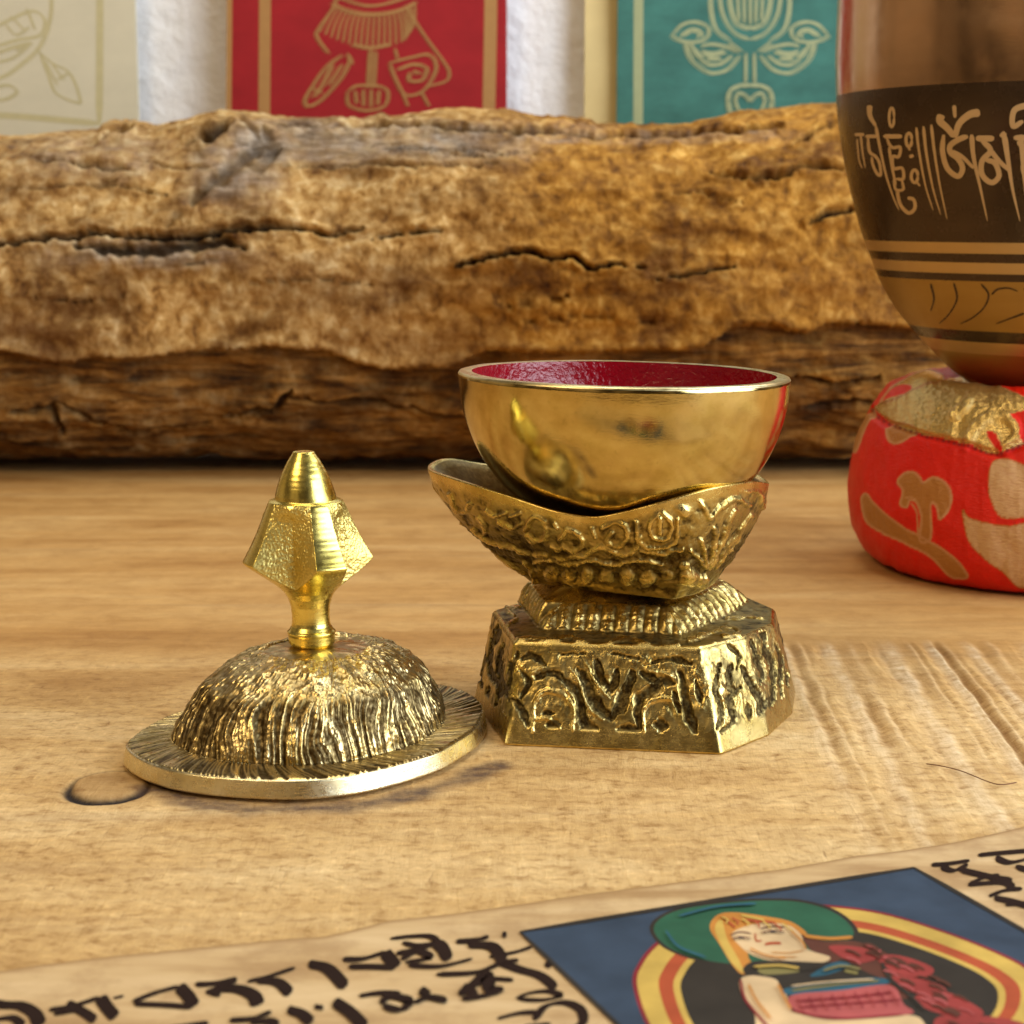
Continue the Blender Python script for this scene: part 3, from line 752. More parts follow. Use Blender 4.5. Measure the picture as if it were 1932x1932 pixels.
cav = np.clip(rec * .95 + backp * .8 + (1 - flute) * .6 * (zone == 4)[None] * (v4 < .97)[None] + .6 * (zone == 3)[None] * (1 - ras3) + .45 * np.clip(-rough * 3, 0, 1) * edge_w + .72 * und * (1 - .6 * ras) * sstep(-.15, .12, rough) + .15 * (zone >= 5)[None], 0, 1)
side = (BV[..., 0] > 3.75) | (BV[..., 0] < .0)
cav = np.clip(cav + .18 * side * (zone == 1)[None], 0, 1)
BV = BV + nrm * hz[..., None] * np.sign((nrm[:, 40] * (BV[:, 40] - [BC[0], BC[1], BV[0, 40, 2]])).sum())
stand_loc = (BC[0], BC[1], 0)
stand = thing('bowl_stand', stand_loc, 'ornate hexagonal brass stand with flared relief cradle under the small bowl', 'stand')
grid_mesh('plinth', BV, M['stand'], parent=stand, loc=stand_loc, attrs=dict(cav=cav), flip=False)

# cradle
CC = (2.0, 34.0); NC = 1500
fp = lambda px, py, D: tuple(at_y(px, py, D))
rim3 = [fp(807,884,34.4), fp(858,905,33.3), fp(953,935,32.5), fp(1041,964,32.0), fp(1112,976,31.85), fp(1163,970,31.72), fp(1243,950,31.5), fp(1342,922,31.75), fp(1421,909,32.8), fp(1451,912,34.0),
        (4.55,35.2,4.25), (3.9,36.0,4.15), (2.6,36.5,4.05), (1.0,36.4,4.1), (-.5,35.8,4.3), (-1.3,35.1,4.5)]
rm = np.array(rim3)
rs = smooth_line(rm, 30, True)
dd = rs[:, :2] - np.array(CC); tt = np.arctan2(dd[:, 1], dd[:, 0]); oo = np.argsort(tt)
Tc = np.linspace(-math.pi, math.pi, NC, endpoint=False)
per = lambda y: np.interp(Tc, np.r_[tt[oo] - 2 * math.pi, tt[oo], tt[oo] + 2 * math.pi], np.r_[y[oo], y[oo], y[oo]])
rimR, rimZ = per(np.hypot(dd[:, 0], dd[:, 1])), per(rs[:, 2])
cb = [(.34,33.9),(1.2,33.25),(2.9,32.35),(3.35,32.8),(3.75,33.7),(3.7,34.9),(2.6,35.6),(1.0,35.6),(.25,34.6)]
_, botR = star(cb, CC, NC, round_=14)
CV = []; cz = []
nv = 120
for v in np.linspace(0, 1, nv):
    fr_ = .22 * v + .78 * math.sin(v * math.pi / 2)
    CV.append((lerp(botR, rimR, fr_), lerp(2.36, rimZ, v)))
CV.insert(0, (botR * .96, np.full(NC, 2.33))); CV.insert(0, (botR * .7, np.full(NC, 2.32)))
zone = [0, 0] + [1] * nv
for q in (.02, .05, .075): CV.append((rimR - q, rimZ + .012)); zone.append(2)
CV.append((rimR - .10, rimZ - .01)); zone.append(2)
for v in np.linspace(1, .12, 14): CV.append((np.maximum(lerp(botR, rimR, v) - .15 , .02), lerp(2.55, rimZ, v) - .02)); zone.append(3)
CV.append((botR * .02, np.full(NC, 2.56))); zone.append(3)
zone = np.array(zone)
cr = np.stack([a for a, _ in CV], 1); cz = np.stack([b for _, b in CV], 1)
CVv = np.stack([CC[0] + cr * np.cos(Tc)[:, None], CC[1] + cr * np.sin(Tc)[:, None], cz], -1)
nrm = grid_normals(CVv)
PX, PY = proj(CVv); ZX, ZY = (PX * 1.565 - 1200) * 1.61, (PY * 1.565 - 1000) * 1.61
ZX = ZX + 20 * fbm(CVv[..., 0] * 2.2, CVv[..., 1] * 2.2, CVv[..., 2] * 2.2, 4, .65); ZY = ZY + 18 * fbm(CVv[..., 0] * 2.2 + 7, CVv[..., 1] * 2.2, CVv[..., 2] * 2.2, 4, .65)
fr = (nrm[..., 1] < .1) & (zone == 1)[None]
sw = [([(565,905),(600,850),(650,865),(668,930),(620,962),(575,930)], 13), ([(735,950),(770,908),(820,925),(835,980),(790,1012),(745,985)], 13), ([(930,900),(985,868),(1040,895),(1048,955),(1000,990),(955,965),(975,925)], 14),
      ([(690,980),(720,1000),(745,990)], 10), ([(850,1030),(930,985),(1010,1025),(1085,1000),(1112,945)], 13), ([(1195,810),(1152,890),(1180,945),(1240,945),(1262,885),(1205,815)], 13), ([(1200,850),(1205,920)], 14),
      ([(1090,870),(1105,960),(1185,1000),(1280,965),(1292,860)], 12), ([(375,815),(420,842),(475,828)], 11), ([(205,740),(235,808),(285,822),(300,780)], 13), ([(1300,790),(1330,830)], 30), ([(1390,770),(1440,850),(1490,800)], 13),
      ([(320,900),(380,955),(480,985),(600,1020),(740,1040),(850,1030)], 10), ([(1110,1000),(1200,1020),(1310,1000)], 10), ([(1430,1090),(1350,1000)], 11), ([(1430,1085),(1395,950)], 11), ([(1440,1085),(1470,900)], 12), ([(1450,1080),(1560,820)], 12), ([(1470,1080),(1640,840)], 12),
      ([(1500,800),(1560,760),(1620,790)], 14), ([(1600,720),(1680,730),(1690,800)], 13), ([(440,870),(500,900),(545,880)], 12), ([(500,840),(540,830)], 10), ([(260,880),(330,960),(440,1040),(560,1110)], 9), ([(340,850),(380,900),(360,940)], 10),
      ([(610,1060),(700,1050),(800,1070),(900,1050),(1000,1075),(1100,1050),(1220,1070)], 9), ([(560,1060),(600,1110),(610,1160)], 10), ([(700,880),(720,900)], 9), ([(880,900),(900,940)], 9)]
ras = strokes_field(ZX, ZY, sw, .3) * fr
bead = np.zeros(PX.shape)
for bx, by, br, bh in ((690,1120,40,1),(775,1125,34,.9),(860,1125,36,1),(950,1130,36,1),(1045,1135,40,1),(1145,1140,42,1),(1235,1120,30,.7),(1340,1130,52,1.6),(1395,1150,36,1.5),(1320,1080,26,1),(615,1110,30,.7)):
    d2 = ((ZX - bx) / br) ** 2 + ((ZY - by) / (br * .95)) ** 2
    bead = np.maximum(bead, bh * np.sqrt(np.clip(1 - d2, 0, 1)))
bead = bead * fr
rough = fbm(CVv[..., 0] * 4, CVv[..., 1] * 4, CVv[..., 2] * 5, 5, .6)
tv = np.clip((cz - 2.36) / (rimZ[:, None] - 2.36), 0, 1)
bk = (~fr) & (zone == 1)[None]
ras = np.where(bk, sstep(-.05, .2, perlin(Tc[:, None] * 5, tv * 4, 2.)), ras)
zone1 = (zone == 1)[None]
relief = sstep(.95, .86, tv) * zone1
midz = np.exp(-((tv - .35) / .22) ** 2)
hz = relief * (.050 * ras + .075 * bead + rough * (.030 + .06 * midz)) 
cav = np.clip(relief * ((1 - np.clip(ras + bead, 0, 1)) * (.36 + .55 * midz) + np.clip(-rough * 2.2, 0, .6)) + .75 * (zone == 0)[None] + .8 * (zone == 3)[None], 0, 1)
sgn = np.sign((nrm[:, 40, :2] * (CVv[:, 40, :2] - np.array(CC))).sum())
CVv = CVv + nrm * sgn * hz[..., None]
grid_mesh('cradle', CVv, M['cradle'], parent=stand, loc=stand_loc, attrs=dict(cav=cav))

# ------------------------------------------------------------------ small bowl
OC = (2.04, 33.85); OR, OZ, OD = 3.02, 6.245, 2.97
no = 400
To = np.linspace(-math.pi, math.pi, no, endpoint=False)
tilt = np.array([-.018, -.004])        # the bowl sits slightly crooked
def bowl_surf(R0, D0, z0, rows_):
    out = []
    for a in rows_:
        r_, z_ = R0 * math.sin(a) ** .93, -D0 * math.cos(a)
        out.append((r_, z0 + z_))
    return out
def lathe(prof, C, T_, squash=1., tl=(0, 0), ang=0.):
    p = np.array(prof); X = p[None, :, 0] * np.cos(T_)[:, None]; Y = p[None, :, 0] * np.sin(T_)[:, None] * squash
    return np.stack([C[0] + X, C[1] + Y, p[None, :, 1] + tl[0] * X + tl[1] * Y], -1)
outer = [(.001, OZ - OD)] + bowl_surf(OR, OD, OZ, np.linspace(.04, math.pi / 2 - .06, 90)) + [(OR, OZ - .10), (OR + .005, OZ - .04), (OR - .02, OZ)]
lipp = [(OR - .06, OZ + .012), (OR - .16, OZ + .012), (OR - .245, OZ + .004)]
ob = lathe(outer + lipp, OC, To, 1.0, tilt)
nb = grid_normals(ob)
zl = ob[..., 2]
dent = .010 * fbm(ob[..., 0] * .9, ob[..., 1] * .9, ob[..., 2] * .9, 3)
ob = ob + nb * dent[..., None]
bowl_loc = (OC[0], OC[1], OZ - OD)
bw = thing('offering_bowl', bowl_loc, 'small polished brass bowl with red lacquered inside resting in the ornate stand', 'bowl')
npr = len(outer) + len(lipp) - 1; mi = np.zeros(npr, int); mi[len(outer) - 2:] = 1
grid_mesh('bowl_shell', ob, [M['bowl'], M['lip']], parent=bw, loc=bowl_loc, midx=np.tile(mi, no))
inner = [(OR - .245, OZ + .002)] + [(r_, z_) for r_, z_ in reversed(bowl_surf(OR - .25, OD - .26, OZ - .01, np.linspace(.03, math.pi / 2 - .02, 60)))]
il = lathe(inner, OC, To, 1.0, tilt)
grid_mesh('red_lining', il, M['lining'], parent=bw, loc=bowl_loc, flip=False)

# ------------------------------------------------------------------ lid
LCc = (-3.5, 31.3); NL = 2000
lp = [(-6.45,29.9),(-6.05,29.15),(-5.48,28.58),(-4.86,28.25),(-4.12,28.06),(-3.38,28.0),(-2.68,28.17),(-2.0,28.64),(-1.3,29.4),(-.95,30.07),(-.60,31.03),(-.49,32.2),(-.68,33.1),(-1.06,33.73),(-1.6,34.12),(-2.5,34.42),(-3.6,34.3),(-4.7,33.65),(-5.87,32.1),(-6.15,31.6),(-6.32,31.1),(-6.44,30.5)]
Tl, RL = star(lp, LCc, NL, smooth=True, round_=12)
RL = RL * 1.014; dscale = RL / RL.mean()
zt = .36
prof = [(RL * .70, .10, 0), (RL * .74, .0, 0), (RL * .84, .0, 0), (RL * .87, .06, 0), (RL * .985, .055, 0), (RL * .999, .07, 1)]
for v in np.linspace(0, 1, 14)[1:]: prof.append((RL - .055 * v, .075 + (zt - .088) * v, 1))
prof.append((RL - .066, zt - .003, 1)); prof.append((RL - .085, zt + .003, 1))
dome_b = 2.30 * (.75 * dscale + .25)
for v in np.linspace(0, 1, 34)[1:]: prof.append((lerp(RL - .085, dome_b + .04, v), zt + .003 - .03 * v, 2))
dp = smooth_line([(2.38,.345),(2.33,.50),(2.24,.72),(2.10,.96),(1.95,1.20),(1.73,1.42),(1.43,1.60),(1.10,1.70),(.96,1.725)], 14)
for r_, z_ in dp: prof.append((r_ / 2.38 * dome_b * 1.0, z_, 3))
for r_, z_ in ((.93,1.715),(.90,1.70),(.86,1.70),(.78,1.715),(.70,1.725),(.62,1.73),(.54,1.735),(.46,1.74),(.36,1.745),(.2,1.75),(.01,1.75)): prof.append((r_ * np.ones(NL) * (.8 + .2 * dscale), z_, 4))
lr = np.stack([a for a, _, _ in prof], 1); lz = np.array([b for _, b, _ in prof]); zone = np.array([c for *_, c in prof])
DV = np.stack([LCc[0] + lr * np.cos(Tl)[:, None], LCc[1] + lr * np.sin(Tl)[:, None], np.repeat(lz[None], NL, 0)], -1)
DV[..., 0] += .14 * np.clip((DV[..., 2] - .36) / 1.4, 0, 1)
nrm = grid_normals(DV); sgn = np.sign((nrm[:, 60, :2] * (DV[:, 60, :2] - np.array(LCc))).sum()); nrm = nrm * sgn
TT = np.repeat(Tl[:, None] + math.pi / 2, len(lz), 1); TT = (TT + math.pi) % (2 * math.pi) - math.pi
S = np.cumsum(np.r_[0, np.hypot(np.diff(lr.mean(0)), np.diff(lz))])[None] + 0 * TT
warp = .06 * fbm(TT * 2.5, S * 1.2, 1., 3) + .05 * np.sin(S * 3 + 3 * perlin(TT * 2, 0., 5.))
ridge = 1 - np.abs(perlin((TT + warp) * 18, S * .55, 3.) * 1.7)
ridge2 = 1 - np.abs(perlin((TT + warp) * 44, S * .9, 8.) * 1.7)
lines = np.clip(.78 * ridge + .26 * ridge2, 0, 1.1)
z3 = (zone == 3)[None]; z2 = (zone == 2)[None]; z4 = (zone == 4)[None]
flame = fbm(TT * 4.5, S * 3.2, 5., 4)
upper = sstep(1.15, 1.35, DV[..., 2] + .12 * perlin(TT * 3, 0., 2.))
crumb = fbm(DV[..., 0] * 6, DV[..., 1] * 6, DV[..., 2] * 6, 3)
crumb2 = fbm(DV[..., 0] * 15, DV[..., 1] * 15, DV[..., 2] * 15, 2)
lump = fbm(TT * 2.6, S * 1.5, 9., 3)
h3 = (lines * .052 * (1 - .75 * upper) + .075 * lump + upper * .06 * flame + .034 * crumb + .012 * crumb2) * z3
swl = TT + .16 * (RL[:, None] - lr)
rl2 = 1 - np.abs(perlin(swl * 36, lr * .8, 6.) * 1.8)
h2 = (rl2 * .035 + .012 * crumb) * z2 * sstep(0, .08, RL[:, None] - lr)
h4 = z4 * (.03 * fbm(DV[..., 0] * 2.5, DV[..., 1] * 5, 3., 4) + .02 * crumb) * sstep(.45, .55, lr)
cav = np.clip(z3 * (.12 + sstep(.98, .58, lines) * (.92 - .75 * upper) + .4 * np.clip(-flame * 3, 0, 1) * upper + .25 * np.clip(-crumb * 3, 0, 1)) + z2 * (sstep(.9, .45, rl2) * .75 + .30) * sstep(0, .1, RL[:, None] - lr) + z4 * .55 * (1 - np.clip(crumb * 3 + .3, 0, 1)), 0, 1)
back3 = z3 * .25 * sstep(2.42, 2.30, lr / dscale[:, None] * 1.0) * 0
DV = DV + nrm * (h3 + h2 + h4)[..., None]
lid_loc = (LCc[0], LCc[1], 0)
lid = thing('brass_lid', lid_loc, 'domed brass lid with dark ribbed relief and tall knob lying left of the stand', 'lid')
# the lid lies on the wood on its slightly uneven rim
mi = (zone[1:] == 1).astype(int) * (zone[:-1] <= 1)
grid_mesh('dome', DV, [M['lid'], M['rim']], parent=lid, loc=lid_loc, attrs=dict(cav=cav), midx=np.tile(mi, NL))

# knob: turned stem, four-lobed jewel and bullet tip (profile traced: Y in close-up pixels -> cm)
kx, ky, kz0 = LCc[0] + .04, LCc[1] + .05, 1.665
KS = .002134
nk = 900
Tk = np.linspace(-math.pi, math.pi, nk, endpoint=False)
pr = [(1800,120),(1760,130),(1735,150),(1720,172),(1700,188),(1640,188),(1622,196),(1608,196),(1590,178),(1560,160),(1530,154),(1480,152),(1400,158),(1330,178),(1280,208),(1240,246),(1190,308),(1140,380),(1090,452),(1055,500),(1035,523),(1022,528),
      (1008,522),(970,500),(930,478),(880,450),(790,405),(700,366),(620,332),(560,305),(545,296),(540,285),(536,252),(528,246),(500,243),(450,231),(400,216),(350,199),(300,179),(250,155),(200,130),(160,104),(140,92),(126,86),(121,80),(119,40),(119,1)]
Yp = []
for (y0, r0), (y1, r1) in zip(pr[:-1], pr[1:]):
    n_ = max(1, int(abs(y1 - y0) / 5)); 
    for i in range(n_): Yp.append((lerp(y0, y1, i / n_), lerp(r0, r1, i / n_)))
Yp.append(pr[-1])
Yp = np.array(Yp)
tip = np.array([-90 + 27, -90 - 63, 27, 117]) * math.pi / 180      # lobe directions (0 = +x, camera at -90 deg)
dl = np.min(np.abs((Tk[:, None] - tip[None] + math.pi) % (2 * math.pi) - math.pi), 1)     # angle to nearest lobe, 0..45 deg
hw = math.radians(14)
ax = np.clip((dl - hw) / (math.pi / 4 - hw), 0, 1)
Re = np.where(Yp[:, 0] < 1022, Yp[:, 1], 528.)
Rc = lerp(Re * 1.04, 268., sstep(530, 690, Yp[:, 0])) + 6 * perlin(Yp[:, 0] * .02, 0., 1.)
p0x, p0y = Re * math.cos(hw), Re * math.sin(hw)
dvx, dvy = Rc * math.cos(math.pi / 4) - p0x, Rc * math.sin(math.pi / 4) - p0y
Vg = (p0x * dvy - p0y * dvx)[None] / (np.cos(dl)[:, None] * dvy[None] - np.sin(dl)[:, None] * dvx[None])
Vg = np.where((dl <= hw)[:, None], 9999, np.sqrt(Vg ** 2 + 16 ** 2 * np.clip((dl - .55) / .235, 0, 1)[:, None] ** 2))
jewel = (Yp[:, 0] > 545) & (Yp[:, 0] < 1260)
Rk = np.repeat(Yp[None, :, 1], nk, 0)
cut = jewel[None] & (Vg < Rk)
Rk = np.where(cut, Vg, Rk)
zk = kz0 + (1765 - np.where(Yp[:, 0] < 536, 536 - (536 - Yp[:, 0]) * .93, Yp[:, 0])) * KS * 1.005
KV = np.stack([kx + Rk * KS * np.cos(Tk)[:, None], ky + Rk * KS * np.sin(Tk)[:, None], np.repeat(zk[None], nk, 0)], -1)
g_ = fbm(KV[..., 0] * 9, KV[..., 1] * 9, KV[..., 2] * 9, 3)
rgh = np.where(cut, .016 * fbm(KV[..., 0] * 9, KV[..., 1] * 9, KV[..., 2] * 9, 3, .6) + .020 * fbm(KV[..., 0] * 26, KV[..., 1] * 26, KV[..., 2] * 26, 2, .6), 0) + (~cut) * 0.0006 * np.sin(KV[..., 2] * 70 + 3 * perlin(KV[..., 2] * 9, 0., 0.))
out_d = np.stack([np.cos(Tk)[:, None] + 0 * Rk, np.sin(Tk)[:, None] + 0 * Rk, 0 * Rk], -1)
KV = KV + out_d * rgh[..., None]
KV[..., 0] -= (KV[..., 2] - kz0) * .026           # the knob stands slightly off true
grid_mesh('knob', KV, M['knob'], parent=lid, loc=lid_loc, attrs=dict(cav=cut * .75))

# ------------------------------------------------------------------ round cushion and singing bowl
SC = (14.2, 47.9)
nU, nV = 900, 360
Tu = np.linspace(-math.pi, math.pi, nU, endpoint=False)
cpf = smooth_line([(.01,.02),(2.5,.02),(4.1,.04),(4.75,.20),(5.12,.72),(5.27,1.35),(5.34,2.0),(5.28,2.7),(5.10,3.45),(4.78,4.15),(4.34,4.68),(3.66,4.96),(2.98,4.84),(2.4,4.45),(1.8,4.08),(.01,3.9)], 30)
arcl = np.cumsum(np.r_[0, np.hypot(*np.diff(cpf, axis=0).T)]); sv = np.linspace(0, arcl[-1], nV)
cpf = np.stack([np.interp(sv, arcl, cpf[:, 0]), np.interp(sv, arcl, cpf[:, 1])], 1)
UV = lathe(cpf, SC, Tu)
UV = UV + grid_normals(UV) * (-.06 * fbm(UV[..., 0] * .5, UV[..., 1] * .5, UV[..., 2] * .6, 3))[..., None]
PX, PY = proj(UV); ZX, ZY = (PX * 1.565 - 2400) * 2.415, (PY * 1.565 - 1050) * 2.415
nr = grid_normals(UV); vis = ((nr * (np.array([0, 0, HC]) - UV)).sum(-1)); vis = vis * np.sign(vis[nU // 4, 140]) > 0
soft = lambda poly, wd: None
def mask(poly, smooth=True):
    return inside(ZX, ZY, smooth_line(poly, 8, True) if smooth else np.array(poly, float)) & vis
g1 = [(640,960),(605,900),(650,845),(710,830),(755,860),(790,905),(850,870),(920,890),(975,950),(985,1030),(960,1110),(905,1165),(890,1090),(860,1050),(840,1080),(840,1300),(760,1320),(770,1150),(740,1050),(690,1030),(670,1080),(625,1060)]
g2 = [(345,1030),(380,985),(430,1050),(520,1130),(650,1230),(800,1310),(950,1400),(1060,1500),(1100,1580),(1040,1590),(960,1560),(860,1450),(760,1390),(600,1310),(470,1250),(380,1180)]
g3 = [(285,650),(330,480),(400,370),(420,420),(370,520),(310,680)]
g4 = [(530,500),(620,480),(720,510),(700,570),(600,625),(540,600)]
g5 = [(1070,1110),(1110,1160),(1250,1200),(1400,1220),(1700,1190),(1700,1560),(1500,1660),(1380,1560),(1200,1420),(1110,1300)]
g6 = [(1290,760),(1400,745),(1520,790),(1700,850),(1700,1160),(1520,1150),(1350,1150),(1275,1030),(1260,900)]
g7 = [(480,330),(600,200),(780,110),(900,120),(930,170),(820,200),(680,260),(560,320)]
gold = mask(g1) | mask(g2) | mask(g3) | mask(g4)
pale = mask(g5) | mask(g6)
panel = [(430,370),(520,300),(680,230),(860,180),(1050,150),(1250,180),(1500,290),(1700,360),(1700,620),(1540,600),(1460,640),(1330,690),(1250,690),(1150,640),(980,590),(800,560),(640,520),(520,460)]
lame = mask(panel, False) | mask(g7)
redpatch = mask([(700,215),(640,200),(520,260),(440,340),(560,300),(690,250)]) | mask([(1240,560),(1290,540),(1350,650),(1330,690)]) | mask([(1420,420),(1600,380),(1700,420),(1700,640),(1500,620),(1470,500)])
lame &= ~redpatch
def eline(poly, closed=True, wd=9, sm=True):
    ln = smooth_line(poly, 6, closed) if sm else np.array(poly, float)
    if closed: ln = np.vstack([ln, ln[:1]])
    lo_, hi_ = ln.min(0) - 30, ln.max(0) + 30
    m = vis & (ZX > lo_[0]) & (ZX < hi_[0]) & (ZY > lo_[1]) & (ZY < hi_[1])
    o = np.zeros(ZX.shape)
    if m.any():
        d, _ = dist_line(ZX[m], ZY[m], ln); o[m] = 1 - sstep(.5 * wd, 1.3 * wd, d)
    return o
edges = np.zeros(ZX.shape)
for q in (g1, g2, g3, g4, g7): edges = np.maximum(edges, eline(q))
for q in ([(660,1010),(720,1020),(765,1090),(775,1200),(760,1300)], [(700,1050),(740,1120),(745,1270)]): edges = np.maximum(edges, eline(q, False, 6))
gl = np.zeros(ZX.shape)
for q in (g5, g6): gl = np.maximum(gl, eline(q, True, 8))
for q in ([(1110,1160),(1250,1300),(1400,1390),(1600,1440)], [(1180,1200),(1330,1330),(1500,1400),(1700,1420)], [(1150,1300),(1300,1460),(1500,1560)], [(1440,900),(1420,960),(1480,1010)], [(1300,880),(1500,930)]): gl = np.maximum(gl, eline(q, False, 7))
gold = np.maximum(gold.astype(float), gl)
seam_l = [(200,560),(300,430),(400,365),(430,420),(520,480),(640,520),(800,570),(980,610),(1150,655),(1250,690),(1330,700),(1440,650),(1560,590),(1700,540)]
seam = eline(seam_l, False, 11, False)
sdp = eline(seam_l, False, 30, False)
stitch = seam * (.6 + .4 * np.sin(ZX * .16))
roll = eline([(1090,640),(1180,500),(1300,430),(1430,470),(1460,580),(1350,680)], False, 40)
pear = eline([(1010,430),(1060,380),(1110,330)], False, 38)
nn = grid_normals(UV); nn *= np.sign((nn[:, 140, :2] * (UV[:, 140, :2] - np.array(SC))).sum())
UV = UV + nn * (-.11 * sdp + .10 * roll + .08 * pear + .05 * fbm(ZX * .010, ZY * .004, 5., 3) + .03 * lame * fbm(ZX * .02, ZY * .03, 2., 3))[..., None]
cus = grid_mesh('round_cushion', UV, M['satin'], loc=(SC[0], SC[1], 0), attrs=dict(gold=gold, pale=pale.astype(float), lame=lame.astype(float), edge=edges, seam=np.clip(stitch, 0, 1)))
tag(cus, 'round red satin cushion with gold brocade pattern under the bronze bowl', 'cushion')

# singing bowl profile from its traced left outline
sx_ = [(1850,737),(1830,722),(1800,700),(1765,665),(1740,638),(1712,605),(1690,575),(1668,535),(1650,490),(1632,440),(1618,390),(1604,330),(1593,270),(1586,215),(1583,170),(1582,110),(1584,50),(1586,0)]
sprof = []
for px, py in sx_:
    q = at_y(px, py, SC[1]); sprof.append((SC[0] - q[0], q[2]))
zb = sprof[0][1]
sprof = [(.01, zb - .28), (1.2, zb - .24), (sprof[0][0] - .3, zb - .13)] + sprof
zr = sprof[-1][1]; rr_ = sprof[-1][0]
inn = [(max(.02, a - .32), b + .22) for a, b in reversed(sprof[3:])]
sprof += [(rr_ + .01, zr + .8), (rr_ - .02, zr + 1.4), (rr_ - .10, zr + 1.45), (rr_ - .28, zr + 1.43), (rr_ - .33, zr + 1.3)] + inn + [(1.0, zb + .25), (.02, zb + .2)]
sp = smooth_line(sprof, 12)
SP = sp.copy()
nS = 320
Ts = np.linspace(-math.pi, math.pi, nS, endpoint=False)
SV = lathe(sp, SC, Ts)
SV[..., 2] += .004 * (SV[..., 0] - SC[0])
def zrow(py): return at_y(1932, py, SC[1] - 5.6)[2]
out_n = int(np.argmax(sp[:, 1]))
bands = [(zrow(690), 'sb_gold'), (zrow(664), 'sb_line'), (zrow(640), 'sb_dark'), (zrow(537), 'sb_gold'), (zrow(522), 'sb_dark'), (zrow(500), 'sb_line'), (zrow(482), 'sb_dark'), (zrow(460), 'sb_line'), (zrow(150), 'sb_dark'), (99, 'sb_upper')]
order = ['sb_gold', 'sb_line', 'sb_dark', 'sb_upper']
# insert exact band rows so the bands end cleanly
zs = sp[:out_n, 1]
sel = [b for b, _ in bands[:-1]]
oz = np.sort(np.r_[zs, [b - .001 for b in sel], [b + .001 for b in sel]])
orr = np.interp(oz, zs, sp[:out_n, 0])
sp = np.vstack([np.stack([orr, oz], 1), sp[out_n:]])
nout = len(oz)
SV = lathe(sp, SC, Ts)
def band(z, j):
    if j >= nout: return order.index('sb_upper')
    for b, m_ in bands:
        if z < b: return order.index(m_)
    return 3
bi = np.array([band((sp[j, 1] + sp[j + 1, 1]) / 2, j) for j in range(len(sp) - 1)])
sb_loc = (SC[0], SC[1], zb - .28)
sb = thing('singing_bowl', sb_loc, 'tall bronze singing bowl with dark band of engraved script on the red cushion', 'bowl')
grid_mesh('bowl_body', SV, [M[o_] for o_ in order], parent=sb, loc=sb_loc, midx=np.tile(bi, nS))
oR, oZ = sp[:nout, 0], sp[:nout, 1]
def bowl_map(px, py, l):
    dx, dy, dz = [np.atleast_1d(a) for a in ray(px, py)]
    lo_, hi_ = np.full(dx.shape, 38.0), np.full(dx.shape, 0.0)
    # depth of closest approach to the axis bounds the near side
    hi_ = (SC[0] * dx + SC[1] * dy) / (dx * dx + dy * dy)
    g = lambda t_: np.hypot(dx * t_ - SC[0], dy * t_ - SC[1]) - (np.interp(HC + dz * t_, oZ, oR) + .006 + l)
    for _ in range(50):
        m_ = (lo_ + hi_) / 2; s_ = g(m_) > 0
        lo_ = np.where(s_, m_, lo_); hi_ = np.where(s_, hi_, m_)
    t_ = (lo_ + hi_) / 2
    return np.stack([dx * t_, dy * t_, HC + dz * t_], -1)
K5 = lambda pts: zz(pts, 2400, 0, 1.61)
f = Flat(bowl_map)
def ring(cx, cy, rx, ryy): return [(cx + rx * math.cos(a), cy + ryy * math.sin(a)) for a in np.linspace(0, 2 * math.pi, 9)]
for q, w1, w2 in [
    ([(198,640),(245,640)], 8, 8), ([(228,645),(236,720),(250,800)], 7, 3), ([(210,660),(220,760),(235,800)], 5, 3), ([(250,648),(305,648)], 9, 9), ([(262,655),(270,720),(300,745),(318,780),(322,830),(305,825),(285,780),(280,745)], 8, 7), ([(270,500),(272,550),(300,600)], 15, 8), ([(300,600),(315,680),(345,820),(380,930),(410,1000)], 9, 3),
    (ring(375, 558, 12, 45), 7, 7), ([(335,648),(425,648)], 11, 11), ([(350,655),(375,700),(415,700),(408,745),(380,745),(385,800),(425,800),(430,850),(395,850)], 8, 8), ([(385,850),(395,900),(430,900),(425,860)], 7, 7), ([(400,900),(415,970),(455,1012),(485,990),(480,950),(450,940)], 9, 9), ([(362,700),(378,800),(395,880)], 8, 6),
    (ring(457, 665, 14, 32), 8, 8), ([(466,735),(472,750)], 11, 11), (ring(484, 838, 16, 30), 8, 8), ([(490,860),(510,885)], 6, 5), ([(455,700),(462,715)], 6, 6),
    ([(492,605),(505,720),(535,880),(572,1000)], 8, 3), ([(526,600),(540,730),(570,890),(608,1022)], 9, 3), ([(563,592),(578,720),(602,870),(638,1042)], 9, 3),
    ([(612,545),(605,575),(640,610),(672,650)], 21, 14), ([(672,500),(676,560)], 11, 8), ([(795,535),(745,545),(695,590),(676,655)], 21, 13), ([(622,640),(617,720),(640,800),(690,838),(712,800),(690,755),(655,725),(655,690),(700,660),(738,648)], 13, 14), ([(660,720),(710,745),(765,800)], 12, 8), ([(755,640),(765,750),(798,900),(830,1050)], 14, 3),
    ([(775,658),(862,658)], 15, 15), ([(800,665),(845,715),(805,765),(805,830),(850,868),(885,835),(865,775),(820,760)], 14, 13), ([(845,715),(890,770),(935,810)], 13, 10), ([(895,632),(915,650)], 16, 16), ([(910,640),(928,760),(950,900),(985,1052)], 16, 3),
    ([(1060,505),(1000,505),(955,530),(952,600),(1000,575)], 17, 12), ([(955,655),(1060,655)], 14, 14), ([(975,670),(1010,720),(1000,800),(1020,860)], 14, 12), ([(990,640),(1000,800),(1020,1000)], 14, 4)]:
    f.ribbon(K5(q), w1 * .38, 0, w2 * .38)
f.build('lettering', [M['sb_letter']], sb, sb_loc)
f = Flat(bowl_map)
